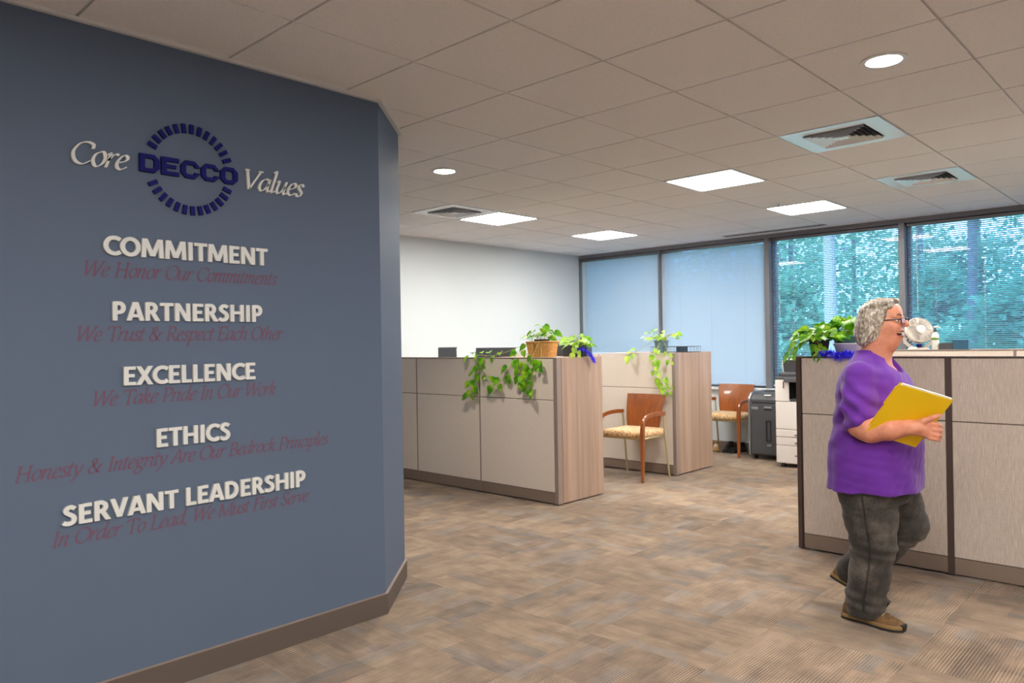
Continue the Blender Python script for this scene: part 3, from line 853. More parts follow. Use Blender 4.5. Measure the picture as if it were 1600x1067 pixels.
# ------------------------------------------------------------------ cubicle partitions
PH=1.27
def partition(label,x0,x1,yf,seams,fab,post,rail,cap,zsplit=.9,zrail=.105,thick=.055,h=PH,end_right=True,end_left=False,tw=.012):
    """panel run along x with its front face at y=yf (facing -y)"""
    t=thing('cubicle_partition',label,'office partition',((x0+x1)/2,yf+thick/2,0))
    ox,oy=(x0+x1)/2,yf+thick/2
    edges=[x0]+seams+[x1]
    for i in range(len(edges)-1):
        a=edges[i]-ox+tw/2; b=edges[i+1]-ox-tw/2
        MB().box(a,b,-thick/2,thick/2,zsplit+.0025,h-.012).build('upper_fabric_panel',fab,t,bevel=.004)
        MB().box(a,b,-thick/2,thick/2,zrail+.004,zsplit-.0025).build('lower_fabric_panel',fab,t,bevel=.004)
        MB().box(a,b,-thick/2+.002,thick/2-.002,.012,zrail).build('base_rail',rail,t,bevel=.003)
    MB().box(edges[0]-ox,edges[-1]-ox,-thick/2+.012,thick/2-.012,.02,h-.014).build('core_frame',M['dark_brown'],t)
    for s_ in seams:
        MB().box(s_-ox-tw/2,s_-ox+tw/2,-thick/2-.001,thick/2+.001,.008,h-.012).build('seam_post',post,t)
    MB().box(edges[0]-ox,edges[-1]-ox,-thick/2-.001,thick/2+.001,h-.012,h).build('top_cap',cap,t,bevel=.002)
    if end_right: MB().box(x1-ox-.006,x1-ox+.036,-thick/2-.002,thick/2+.006,.008,h).build('end_post',post,t,bevel=.004)
    if end_left: MB().box(x0-ox-.022,x0-ox+.006,-thick/2-.002,thick/2+.002,.008,h).build('end_post',post,t,bevel=.003)
    gl_=MB()
    for gx in (edges[0]-ox+.06,edges[-1]-ox-.06): gl_.lathe([(0,0),(.018,0),(.018,.006),(.008,.008),(.008,.02)],12,Matrix.Translation((gx,0,0)))
    gl_.build('glide_foot',M['silver'],t,smooth=40)
    return t
partition('pale fabric cubicle partition with pothos vines hanging down it, nearest the slate wall',-6.93,-4.17,4.93,[-6.01,-5.085],M['fabric_panel'],M['post_brown'],M['rail_brown'],M['rail_brown'])
partition('pale fabric cubicle partition behind the single wooden guest chair',-6.93,-4.13,6.78,[-6.0,-5.07],M['fabric_panel'],M['post_brown'],M['rail_brown'],M['trim_white'],tw=.008)
partition('tall streaked grey-beige cubicle partition behind the person in purple',-2.045,1.62,4.94,[-1.165,-.25,.68],M['fabric_streak'],M['dark_brown'],M['rail_brown'],M['dark_brown'],end_left=True,tw=.034,h=1.28)
partition('far pale cubicle partition under the desk fan and pump bottle',-2.36,1.62,7.02,[-1.185,.6],M['fabric_panel'],M['post_brown'],M['rail_brown'],M['rail_brown'],h=1.285,tw=.02)

# ------------------------------------------------------------------ wood storage cabinets whose ends close the partitions
def storage(label,x0,x1,y0,y1,h):
    t=thing('storage_cabinet',label,'cabinet',((x0+x1)/2,(y0+y1)/2,0))
    w=(x1-x0)/2;d=(y1-y0)/2
    MB().box(-w+.02,w-.02,-d,d-.022,.02,h-.022).build('body',M['laminate'],t)
    for sx in (-1,1):
        MB().box(min(sx*w,sx*(w-.02)),max(sx*w,sx*(w-.02)),-d,d,.012,h-.0).build('side_panel',M['laminate'],t,bevel=.0015)
    MB().box(-w+.02,w-.02,-d,d-.002,h-.022,h).build('top_panel',M['laminate'],t)
    for sx in (-1,1):
        dr=MB().box(min(0,sx*(w-.022))+.002,max(0,sx*(w-.022))-.002,d-.02,d,.06,h-.026).build('door',M['laminate'],t,bevel=.0015)
        MB().tube([(sx*.05,d,.62),(sx*.05,d+.025,.63),(sx*.05,d+.025,.75),(sx*.05,d,.76)],.005,8).build('door_handle',M['silver'],dr,smooth=60)
    for sx in (-1,1):
        for sy in (-1,1):
            MB().lathe([(0,0),(.016,0),(.016,.014)],10,Matrix.Translation((sx*(w-.05),sy*(d-.05),0))).build('foot',M['plastic_black'],t)
    return t
storage('wood-grain cabinet end with the basket plant and tinsel on top',-5.08,-4.135,4.995,5.575,1.266)
storage('wood-grain cabinet end beside the single guest chair, wire tray on top',-5.06,-4.10,6.845,7.54,1.272)
storage('wood-grain cabinet behind the streaked partition, potted plants on top',-2.03,-1.2,5.005,5.5,1.274)
storage('wood-grain cabinet behind the far partition, desk fan on top',-2.3,-1.1,7.085,7.6,1.28)

# desks behind the left partition (carry the monitors)
def desk(label,x0,x1,y0,y1):
    t=thing('desk',label,'desk',((x0+x1)/2,(y0+y1)/2,0)); w=(x1-x0)/2;d=(y1-y0)/2
    MB().box(-w,w,-d,d,.715,.74).build('desktop',M['laminate'],t,bevel=.003)
    for sx in (-1,1):
        for sy in (-1,1):
            MB().box(sx*(w-.05)-.02,sx*(w-.05)+.02,sy*(d-.05)-.02,sy*(d-.05)+.02,0,.715).build('leg',M['silver'],t)
    MB().box(-w+.08,w-.08,-.02,.02,.45,.7).build('modesty_panel',M['laminate'],t)
desk('desk under the monitors behind the left partition',-6.85,-5.15,5.35,6.1)
def monitor(label,x,y,w,top,deskz=.74,rz=0.0,h=.33):
    t=thing('computer_monitor',label,'monitor',(x,y,deskz),rz,'monitors behind the left partition'); H=top-deskz
    MB().box(-w/2,w/2,-.012,.012,H-h,H).build('back_shell',M['screen'],t,bevel=.006)
    MB().box(-w/2+.012,w/2-.012,.012,.0135,H-h+.016,H-.012).build('screen',M['plastic_black'],t)
    MB().box(-w/2-.004,w/2+.004,.004,.014,H-.006,H+.002).build('bezel',M['plastic_black'],t)
    MB().tube([(0,-.03,.01),(0,-.03,H-h/2)],.02,12).build('stand_post',M['plastic_grey'],t,smooth=40)
    MB().box(-.05,.05,-.045,-.012,H-h/2-.05,H-h/2+.05).build('mount',M['plastic_grey'],t)
    MB().lathe([(0,0),(.12,0),(.12,.008),(.03,.014),(0,.014)],28,Matrix.Translation((0,-.01,0))).build('stand_base',M['plastic_grey'],t,smooth=40)
monitor('small grey monitor edge above the left partition, leftmost of the monitors',-6.45,5.75,.30,1.362)
monitor('wide grey monitor above the left partition between the small one and the basket',-5.68,5.75,.58,1.352)
monitor('dark monitor mostly hidden behind the wicker basket',-5.02,5.95,.50,1.395,rz=0.0)
monitor('dark monitor behind the pothos and tinsel at the cabinet end',-4.60,6.10,.30,1.405) if False else None

# ------------------------------------------------------------------ plants
def leaf(mb, base, dirv, up, size, fold=.25, droop=.25, wide=.9):
    """heart-shaped leaf: base point, pointing dirv, face normal roughly up"""
    d=Vector(dirv).normalized(); u=Vector(up); s=d.cross(u)
    if s.length<1e-4: s=d.cross(Vector((.3,.9,.1)))
    s.normalize(); n=s.cross(d).normalized()
    prof=[(0,.0),(-.06,.22),(.06,.40),(.28,.47),(.52,.38),(.76,.2),(1.0,0)]
    mid=[(0,0),(.10,0),(.18,0),(.32,0),(.54,0),(.78,0),(1.0,0)]
    v=[];f=[]
    b=Vector(base)
    for k in range(7):
        t=mid[k][0]; v.append(b+d*(t*size)-n*(droop*t*t*size))
    for sg in (-1,1):
        for k in range(7):
            t,wd=prof[k]; v.append(b+d*(t*size)+s*(sg*wd*wide*size)+n*(fold*wd*size-droop*t*t*size*.9))
    for k in range(6):
        f.append((k,k+1,7+k+1,7+k)); f.append((k+1,k,14+k,14+k+1))
    mb.add(v,f)
def vine(mbs, mbl, pts, nleaf, size, face, r=.0022, start=.1, jit=1.0, rr=None):
    rr=rr or rnd
    P=smoothpath(pts,8); mbs.tube(P,r,5)
    n=len(P)
    for k in range(nleaf):
        i=int((start+(1-start)*k/max(nleaf-1,1))*(n-1)); p=P[i]
        t=(P[min(i+1,n-1)]-P[max(i-1,0)]).normalized()
        F=Vector(face)
        side=F.cross(t).normalized()*(1 if k%2 else -1)
        d=(side*.8+t*.35+Vector((0,0,-.45))+F*(.35+.3*rr.random())+Vector((rr.uniform(-.35,.35),rr.uniform(-.2,.2),rr.uniform(-.3,.3)))*jit).normalized()
        sl=size*rr.uniform(.6,1.25)
        q=p+d*sl*.45+F*.004
        mbs.tube([p,(p+q)/2+Vector((0,0,.006)),q],.0013,4)
        leaf(mbl,q,(d+Vector((0,0,-.5))).normalized(),F+Vector((rr.uniform(-.3,.3),0,.35+rr.uniform(-.2,.2))),sl)
def bush(mbs,mbl,c,n,spread,size,height,rr,upb=.8):
    for k in range(n):
        a=rr.uniform(0,2*math.pi); q=rr.random()**.6
        tip=Vector((c[0]+math.cos(a)*spread*q,c[1]+math.sin(a)*spread*q*.8,c[2]+height*(.25+.75*rr.random())*(1.05-.55*q)))
        mid=Vector(c)*.5+tip*.5+Vector((0,0,height*.18))
        b0_=Vector((c[0]+math.cos(a)*.02,c[1]+math.sin(a)*.02,c[2]))
        P=smoothpath([b0_,mid,tip],5); mbs.tube(P,.0016,4)
        d=Vector((math.cos(a)*(.5+q),math.sin(a)*(.5+q)-.25,rr.uniform(-.7,.15)))
        leaf(mbl,tip,d,Vector((rr.uniform(-.3,.3),-.55+rr.uniform(-.3,.2),upb)),size*rr.uniform(.65,1.2))
def pot(r0,r1,h,m,t,lip=.006,name='pot'):
    MB().lathe([(0,0),(r0,0),(r1,h-.012),(r1+lip,h-.012),(r1+lip,h),(r1-.006,h),(r1-.008,h-.02),(0,h-.02)],28).build(name,m,t,smooth=35)
    MB().lathe([(0,h-.0199),(r1-.008,h-.0199),(r1-.01,h-.015),(0,h-.012)],20).build('soil',M['soil'],t,smooth=60)

# basket of pothos on the left cabinet, vines over the partition front
rr=random.Random(11)
t=thing('pothos_plant','pothos in a wicker basket, long vines draped down the left partition','plant',(-4.43,5.085,1.27))
bw,bd,bh=.155,.062,.135
bk=MB()
def rrect(w,d,c=.035,n=5):
    out=[]
    for cx,cy,a0 in ((w-c,d-c,0),(-w+c,d-c,90),(-w+c,-d+c,180),(w-c,-d+c,270)):
        for i in range(n+1):
            a=math.radians(a0+90*i/n); out.append((cx+c*math.cos(a),cy+c*math.sin(a)))
    return out
rows=[]
NZ=20
for iz in range(NZ+1):
    z=.002+bh*iz/NZ; k=.86+.14*iz/NZ
    base_=rrect(bw*k,bd*k,.035)
    row=[]
    for j,(x,y) in enumerate(base_):
        bump=.0028*math.sin(math.pi*(iz+ (0 if (j//1)%2 else 1)))
        o=.0032*(1 if (iz//2+j)%2 else -1)
        n_=Vector((x,y,0)).normalized()
        row.append((x+n_.x*o,y+n_.y*o,z))
    rows.append(row)
bk.grid(rows,wrap=True)
base_=rrect(bw*.86,bd*.86,.035); bk.prism(base_,0,.004)
pt_=bk.build('basket',M['wicker'],t,smooth=70)
rim=MB(); loop=rrect(bw*1.01,bd*1.01,.036); rim.tube([(x,y,bh) for x,y in loop+loop[:2]],.0075,8,cap=False); rim.build('basket_rim',M['wicker'],pt_,smooth=180)
MB().lathe([(0,.01),(.055,.01),(.072,.145),(.078,.145),(.078,.16),(.070,.16),(.068,.15),(0,.15)],24,Matrix.Scale(.78,4,(0,1,0))).build('inner_pot',M['pot_black'],t,smooth=35)
S_=MB();L_=MB()
bush(S_,L_,(0.0,0,.14),18,.16,.075,.15,rr)
bush(S_,L_,(-.1,-.02,.14),5,.10,.07,.13,rr)
o=Vector(t.location); F=(0,-1,0)
def V(*pts): return [Vector(p)-o for p in pts]
vine(S_,L_,V((-4.48,5.06,1.42),(-4.56,5.0,1.36),(-4.60,4.925,1.283),(-4.70,4.905,1.13),(-4.78,4.885,1.04),(-4.885,4.885,1.06),(-5.02,4.905,1.16),(-5.10,4.91,1.24)),15,.085,F,rr=rr)
vine(S_,L_,V((-5.02,4.905,1.17),(-5.10,4.885,1.12),(-5.13,4.885,1.05),(-5.12,4.885,.97),(-5.15,4.885,.92)),9,.078,F,rr=rr,start=.0)
vine(S_,L_,V((-4.48,5.06,1.42),(-4.66,5.02,1.36),(-4.9,4.975,1.29),(-5.06,4.95,1.29),(-5.18,4.935,1.295)),8,.085,(0,-.5,.8),rr=rr,start=.45)
vine(S_,L_,V((-4.42,5.04,1.43),(-4.40,4.99,1.38),(-4.40,4.915,1.27),(-4.405,4.885,1.14),(-4.40,4.885,1.02),(-4.37,4.885,.96)),11,.07,F,rr=rr,start=.35)
vine(S_,L_,V((-4.46,5.02,1.40),(-4.46,4.97,1.31),(-4.47,4.912,1.24),(-4.50,4.885,1.15),(-4.51,4.885,1.10)),6,.095,F,rr=rr,start=.5)
vine(S_,L_,V((-4.40,5.02,1.41),(-4.34,4.97,1.31),(-4.31,4.912,1.24),(-4.30,4.885,1.19)),4,.065,F,rr=rr,start=.5)
S_.build('vines',M['stem_green'],t,smooth=180); L_.build('leaves',M['leaf_pothos'],t,smooth=180)

# second pothos in a dark pot near the cabinet end
rr=random.Random(5)
t=thing('pothos_plant','bushy pothos in a dark pot at the cabinet end beside blue tinsel','plant',(-4.215,5.33,1.266))
pot(.05,.062,.095,M['pot_black'],t)
S_=MB();L_=MB(); bush(S_,L_,(0,0,.08),44,.15,.066,.12,rr); 
o=Vector(t.location)
vine(S_,L_,V((-4.22,5.30,1.36),(-4.17,5.24,1.37),(-4.12,5.19,1.33),(-4.10,5.17,1.29)),6,.06,(.3,-.9,.2),rr=rr,start=.3)
S_.build('stems',M['stem_green'],t,smooth=180); L_.build('leaves',M['leaf_pothos_pale'],t,smooth=180)
# dark file box behind it
t=thing('file_sorter','dark grey file sorter behind the pothos at the cabinet end','file sorter',(-4.36,5.50,1.266))
MB().box(-.14,.14,-.045,-.037,0,.135).build('front_panel',M['screen'],t,bevel=.003)
MB().box(-.14,.14,.037,.045,0,.13).build('rear_panel',M['screen'],t,bevel=.003)
MB().box(-.14,.14,-.037,.037,0,.008).build('base_tray',M['screen'],t)
for x_ in (-.14,.0,.132): MB().box(x_,x_+.008,-.037,.037,.008,.11).build('divider',M['screen'],t)

def tinsel(label,pts,n,length,loc,seed,r=.035):
    rr=random.Random(seed); o=Vector(loc); mb=MB()
    P=smoothpath([Vector(p)-o for p in pts],10)
    mb.tube(P,.002,5)
    for k in range(n):
        i=rr.randrange(len(P)); p=P[i]
        d=Vector((rr.gauss(0,1),rr.gauss(0,1),rr.gauss(0,1)))
        d.normalize(); w=Vector((rr.gauss(0,1),rr.gauss(0,1),rr.gauss(0,1))).cross(d); w.normalize(); w*=.0016
        l=length*rr.uniform(.5,1.1); bend=Vector((0,0,-.25))*l
        q=p+d*l*.55+bend*.2; e=p+d*l+bend
        def cl(v): 
            return v
        mb.add([p-w,p+w,q+w,q-w,e+w*.4,e-w*.4],[(0,1,2,3),(3,2,4,5)])
    ob=mb.build('tinsel_garland',M['tinsel_blue'],loc=loc)
    tag(ob,label,'tinsel garland',kind='thing')
tinsel('small blue tinsel garland hanging over the cabinet end by the bushy pothos',[(-4.19,5.22,1.31),(-4.13,5.26,1.335),(-4.105,5.32,1.315),(-4.095,5.38,1.26),(-4.09,5.40,1.22)],420,.038,(-4.12,5.3,1.27),3)
tinsel('blue tinsel garland piled along the streaked partition beside the lavender bowl',[(-1.90,4.955,1.30),(-1.84,4.94,1.305),(-1.78,4.93,1.285),(-1.73,4.925,1.30),(-1.66,4.93,1.29),(-1.60,4.94,1.30)],1200,.040,(-1.75,4.97,1.30),4)

# pothos on the second cabinet, vine down the partition behind the chair
rr=random.Random(21)
t=thing('pothos_plant','sparse pale pothos in a grey-blue pot above the single guest chair','plant',(-4.35,6.93,1.272))
simple('pot_slate', srgb(96,122,134), 0.4)
pot(.06,.076,.13,M['pot_slate'],t)
S_=MB();L_=MB(); bush(S_,L_,(0,0,.11),24,.21,.066,.17,rr)
o=Vector(t.location)
vine(S_,L_,V((-4.33,6.88,1.40),(-4.31,6.80,1.33),(-4.305,6.755,1.22),(-4.30,6.735,1.10),(-4.22,6.735,1.01),(-4.17,6.735,.93)),13,.075,F,rr=rr,start=.2)
vine(S_,L_,V((-4.40,6.86,1.40),(-4.50,6.80,1.32),(-4.57,6.76,1.28),(-4.64,6.752,1.26)),4,.075,(0,-.8,.5),rr=rr,start=.6)
vine(S_,L_,V((-4.29,6.88,1.39),(-4.20,6.80,1.31),(-4.14,6.755,1.24),(-4.12,6.735,1.18)),4,.07,F,rr=rr,start=.4)
vine(S_,L_,V((-4.18,6.752,.98),(-4.12,6.735,.93),(-4.10,6.735,.88),(-4.14,6.735,.87),(-4.17,6.735,.91)),5,.04,F,rr=rr,start=.0)
S_.build('vines',M['stem_green'],t,smooth=180); L_.build('leaves',M['leaf_pothos_pale'],t,smooth=180)

# wire tray
t=thing('wire_tray','black wire letter tray beside the pale pothos on the cabinet','desk tray',(-4.215,6.99,1.272))
tr_=MB(); w,d,h=.235,.11,.062
for z in (.004,h): 
    tr_.tube([(-w,-d,z),(w,-d,z),(w,d,z),(-w,d,z),(-w,-d,z)],.003,6)
for k in range(13):
    x=-w+2*w*k/12
    tr_.tube([(x,-d,.004),(x,-d,h)],.0013,4); tr_.tube([(x,d,.004),(x,d,h)],.0013,4); tr_.tube([(x,-d,.004),(x,d,.004)],.0013,4)
for k in range(6):
    y=-d+2*d*k/5
    tr_.tube([(-w,y,.004),(-w,y,h)],.0013,4); tr_.tube([(w,y,.004),(w,y,h)],.0013,4)
tr_.build('wire_mesh',M['plastic_black'],t)
MB().box(.075,.083,-d,d,.004,h).build('divider',M['plastic_black'],t)

# potted plants at the streaked partition
rr=random.Random(31)
t=thing('pothos_plant','leafy pothos in a black pot at the left end of the streaked partition','plant',(-1.955,5.06,1.276))
pot(.050,.066,.115,M['pot_black'],t)
S_=MB();L_=MB(); bush(S_,L_,(0,0,.10),75,.14,.075,.13,rr)
o=Vector(t.location)
vine(S_,L_,V((-1.99,5.05,1.39),(-2.05,5.03,1.38),(-2.09,5.0,1.33),(-2.095,4.98,1.28)),9,.07,(-.5,-.8,.3),rr=rr,start=.2)
vine(S_,L_,V((-1.95,5.0,1.39),(-1.93,4.975,1.36),(-1.91,4.965,1.32)),5,.06,F,rr=rr,start=.3)
S_.build('stems',M['stem_green'],t,smooth=180); L_.build('leaves',M['leaf_pothos'],t,smooth=180)
rr=random.Random(37)
t=thing('pothos_plant','big-leaved bright pothos in a teal pot behind the lavender bowl','plant',(-1.845,5.22,1.276))
pot(.055,.070,.13,M['pot_teal'],t)
S_=MB();L_=MB(); bush(S_,L_,(0,0,.12),30,.13,.105,.17,rr,upb=.3)
S_.build('stems',M['stem_green'],t,smooth=180); L_.build('leaves',M['leaf_pothos'],t,smooth=180)
t=tag(MB().lathe([(0,0),(.045,0),(.052,.006),(.085,.04),(.108,.086),(.104,.088),(.045,.012),(0,.010)],36).build('bowl',M['bowl_lavender'],smooth=50,loc=(-1.755,5.07,1.2745)),'shallow lavender bowl between pothos and the curly grey hair','bowl')
t=tag(MB().box(-.06,.06,-.055,.055,0,.11).build('tissue_box',M['mint'],bevel=.008,loc=(-1.70,5.34,1.274)),'pale mint tissue box behind the lavender bowl','tissue box')

# desk fan
t=thing('desk_fan','off-white round desk fan on the far partition behind the face','fan',(-1.915,7.17,1.28))
MB().lathe([(0,0),(.085,0),(.085,.012),(.06,.03),(0,.03)],28).build('base',M['fan_white'],t,smooth=40)
for sx in (-1,1):
    MB().tube([(sx*.05,0,.02),(sx*.105,0,.07),(sx*.115,0,.16)],None,rect=(.03,.012),up=(0,1,0)).build('bracket',M['fan_white'],t,bevel=.003)
hd=Matrix.Translation((0,0,.165))@Matrix.Rotation(math.radians(38),4,'Z')@Matrix.Rotation(math.radians(72),4,'X')
fb=MB(); fb.lathe([(.104,.034),(.110,.038),(.114,.030),(.114,.008),(.110,.004),(.104,.010),(.104,.034)],40,hd); fb.build('front_ring',M['fan_white'],t,smooth=40)
gr_=MB()
for k in range(18):
    a=2*math.pi*k/18
    gr_.tube([hd@Vector((math.cos(a)*q,math.sin(a)*q,z)) for q,z in ((.03,.056),(.07,.052),(.107,.034))],.0016,5)
for q,z in ((.065,.053),):
    gr_.tube([hd@Vector((math.cos(2*math.pi*k/32)*q,math.sin(2*math.pi*k/32)*q,z)) for k in range(33)],.0018,5)
gr_.build('grille',M['fan_white'],t)
rb_=MB()
for k in range(22):
    a=2*math.pi*k/22
    rb_.tube([hd@Vector((math.cos(a)*q,math.sin(a)*q,z)) for q,z in ((.111,.010),(.109,-.03),(.092,-.065),(.045,-.088))],None,rect=(.0085,.003))
rb_.build('rear_ribs',M['fan_white'],t)
MB().lathe([(0,.047),(.036,.047),(.036,.059),(.02,.063),(0,.063)],24,hd).build('hub_cap',M['fan_white'],t,smooth=40)
bl=MB()
for k in range(4):
    a=k*math.pi/2
    R=hd@Matrix.Rotation(a,4,'Z')
    bl.add([R@Vector(p) for p in ((.015,-.02,.0),(.09,-.045,-.012),(.095,.03,.012),(.015,.02,.01))],[(0,1,2,3)])
ob=bl.build('blades',M['plastic_darkgrey'],t); sm=ob.modifiers.new('thick','SOLIDIFY'); sm.thickness=.003
MB().lathe([(0,.0),(.034,.0),(.040,-.03),(.048,-.086),(.04,-.105),(0,-.108)],24,hd).build('motor',M['plastic_darkgrey'],t,smooth=40)  # blades and motor coloured dark to stand for shade behind the ribs
MB().lathe([(0,0),(.022,0),(.022,.022),(0,.024)],16,Matrix.Translation((.02,-.06,.03))).build('switch_knob',M['logo_blue'],t,smooth=40)

# pump bottle
t=thing('pump_bottle','slim white pump bottle with green label right of the desk fan','bottle',(-1.775,7.14,1.28))
MB().lathe([(0,0),(.027,0),(.029,.006),(.029,.115),(.022,.138),(.012,.148),(.012,.155),(0,.155)],24).build('bottle_body',M['bottle_white'],t,smooth=50)
MB().lathe([(.0293,.085),(.0296,.09),(.0296,.10),(.0293,.105)],24).build('label_band',M['label_green'],t,smooth=50)
MB().lathe([(0,.155),(.014,.155),(.014,.172),(.006,.174),(.006,.192),(0,.192)],18).build('pump_collar',M['plastic_darkgrey'],t,smooth=50)
MB().tube([(-.008,0,.196),(.014,0,.197),(.038,-.006,.192),(.041,-.007,.184)],[.008,.008,.006,.004],10).build('pump_head',M['bottle_white'],t,smooth=60)
t=tag(MB().box(-.05,.05,-.035,.035,0,.062).build('small_box',M['plastic_darkgrey'],bevel=.004,loc=(-1.69,7.15,1.28)),'low dark box right of the white pump bottle','box')
t=thing('card_box','blue-teal card box at the right end of the fan shelf row','box',(-1.585,7.16,1.28))
MB().box(-.06,.06,-.035,.035,0,.07).build('box_body',M['blue_box'],t,bevel=.003)
MB().box(-.062,.062,-.037,.037,.07,.085).build('lid',M['blue_box'],t,bevel=.003)

# ------------------------------------------------------------------ guest chairs
def guest_chair(label,loc,rz):
    t=thing('guest_chair',label,'chair',loc,rz,'wooden-armed guest chairs')
    W=.262
    # cushion
    c=MB(); rows=[]
    for z,k in ((-.036,.93),(-.028,.985),(-.008,1.0),(.012,1.0),(.026,.975),(.034,.90),(.037,.72),(.0385,.45),(.039,.2)):
        rows.append([(x,y-.005,.468+z) for x,y in rrect(.245*k,.235*k,.05*k+.01,6)])
    c.grid(rows,wrap=True); n_=len(rows[0]); c.f.append(tuple(range(n_-1,-1,-1))); c.mi.append(0); c.f.append(tuple(len(c.v)-n_+q for q in range(n_))); c.mi.append(0)
    c.build('seat',M['seat_cloth'],t,smooth=60)
    # seat rails
    fr=MB(); z=.425
    fr.tube([(-.245,-.215,z),(.245,-.215,z),(.235,.20,z),(-.235,.20,z),(-.245,-.215,z)],.010,8)
    fr.build('seat_frame',M['metal_beige'],t,smooth=60)
    # plywood back: wider at top, curved, leaning
    b=MB(); R1=[];R2=[]
    for iz in range(13):
        q=iz/12; z=.475+q*.365; hw=.192+.045*q**1.1; y0=.195+.075*q**1.5+ .012*math.sin(q*math.pi)*-1
        a=[];d=[]
        for ix in range(15):
            s_=-1+2*ix/14; cv=.030*(s_*s_)
            a.append((s_*hw,y0-cv,z)); d.append((s_*hw,y0-cv+.013,z))
        R1.append(a);R2.append(d)
    b.grid([r+s2[::-1] for r,s2 in zip(R1,R2)],wrap=True)
    m_=len(R1[0]); o=0
    lastrow=len(b.v)-2*m_
    for st0 in (0,lastrow):
        for j in range(m_-1):
            b.f.append((st0+j,st0+j+1,st0+2*m_-2-j,st0+2*m_-1-j)); b.mi.append(0)
    b.build('backrest',M['chair_wood'],t,smooth=50)
    br=MB()
    for sx in (-1,1): br.tube([(sx*.12,.20,.425),(sx*.12,.215,.47),(sx*.12,.212,.56)],.008,8)
    br.build('back_bracket',M['metal_beige'],t,smooth=60)
    for sx in (-1,1):
        x=sx*W
        P=smoothpath([(x*.985,.185,.652),(x,.05,.660),(x,-.10,.652),(x,-.185,.630),(x,-.226,.575),(x,-.238,.48),(x,-.243,.25),(x,-.247,.004)],5)
        n_=len(P); rc=[]
        for i in range(n_):
            q=i/(n_-1)
            if q<.5: w=.040;h=.022
            else:
                k=(q-.5)/.5; w=.040-.016*k; h=.024+.020*math.sin(min(k*2,1)*math.pi/2)-.022*max(0,k-.3)
            rc.append((w,h))
        MB().tube(P,None,rect=rc,up=(sx*1.0,0,0)).build('arm',M['chair_wood'],t,smooth=40,bevel=.004)
        MB().tube(smoothpath([(x*.965,.165,.645),(x*.965,.185,.45),(x*.99,.245,.0)],6),.0105,10).build('rear_leg',M['metal_beige'],t,smooth=60)
        MB().tube([(x*.99,.243,.012),(x*.992,.246,.0)],.0145,10).build('foot_cap',M['metal_beige'],t,smooth=60)
    return t
c1=guest_chair('wooden-armed guest chair standing alone against the pale partition',(-4.415,6.485,0),0.0)
c2=copy_tree(c1); c2.location=(-4.42,8.52,0); tag(c2,'wooden-armed guest chair beside the shredder with shoes under it','chair','wooden-armed guest chairs')

# shoes under the far chair
def shoe(label,loc,rz,upper,sole,s=1.0,tilt=0.0,name='shoe',group=None,parent=None):
    t=thing(name,label,'shoe',loc,rz,group) if parent is None else parent
    # rows along length: toe at +x
    prof=[(-.135,.028,.070),(-.125,.036,.092),(-.10,.040,.100),(-.06,.039,.096),(-.02,.040,.083),(.03,.046,.066),(.08,.049,.055),(.12,.042,.048),(.142,.028,.040),(.15,.012,.032)]
    rows=[]; N=14
    for x,w,h in prof:
        row=[]
        for k in range(N):
            a=math.pi*k/(N-1); cz=max(0.0,math.sin(a))**.8; cy=math.cos(a)
            row.append((x*s,cy*w*s*(1-.18*cz),(.022+(h-.022)*cz)*s))
        rows.append(row)
    u=MB(); u.grid(rows); 
    u.f.append(tuple(range(N))); u.mi.append(0); u.f.append(tuple(range(len(u.v)-N,len(u.v)))[::-1]); u.mi.append(0)
    up_=u.build('upper',upper,t,smooth=70)
    so=MB(); outl=[(x*s,(w+.004)*s) for x,w,h in prof]
    poly=[(x-.003*s if i==0 else (x+.004*s if i==len(outl)-1 else x),-w) for i,(x,w) in enumerate(outl)]+[(x,w) for x,w in reversed(outl)]
    so.prism(poly,.0,.024*s); so.build('sole',sole,t,bevel=.004)
    lc=MB()
    for k in range(4):
        x=(-.005+.024*k)*s; h=(.088-.0085*k)*s; w=.024*s
        lc.tube([(x,-w,h-.006*s),(x,0,h+.003*s),(x+.012*s,w,h-.010*s)],.0025*s,5)
    lc.build('laces',M['stitch'] if upper!=M['shoe_tan'] else M['paper'],t)
    op=MB(); op.lathe([(.020*s,.096*s),(.030*s,.096*s),(.034*s,.101*s),(.026*s,.112*s),(.021*s,.104*s)],16,Matrix.Translation((-.085*s,0,0))@Matrix.Scale(1.35,4,(1,0,0)))
    op.build('collar',upper,t,smooth=60)
    return t
s1=shoe('black lace-up shoe under the far chair, nearer the shredder',(-4.385,8.70,0),math.radians(-100),M['shoe_black'],M['sole_black'])
s2=copy_tree(s1); s2.location=(-4.51,8.70,0); s2.rotation_euler=(0,0,math.radians(-82)); tag(s2,'black lace-up shoe under the far chair, beside the tan shoe','shoe')
s3=shoe('tan shoe under the far chair, left of the black shoes',(-4.66,8.66,0),math.radians(-60),M['shoe_tan'],M['sole_tan'],.95)
s4=copy_tree(s3); s4.location=(-4.80,8.68,0); s4.rotation_euler=(0,0,math.radians(-100)); tag(s4,'tan shoe half hidden by the wood-grain cabinet end under the window','shoe')

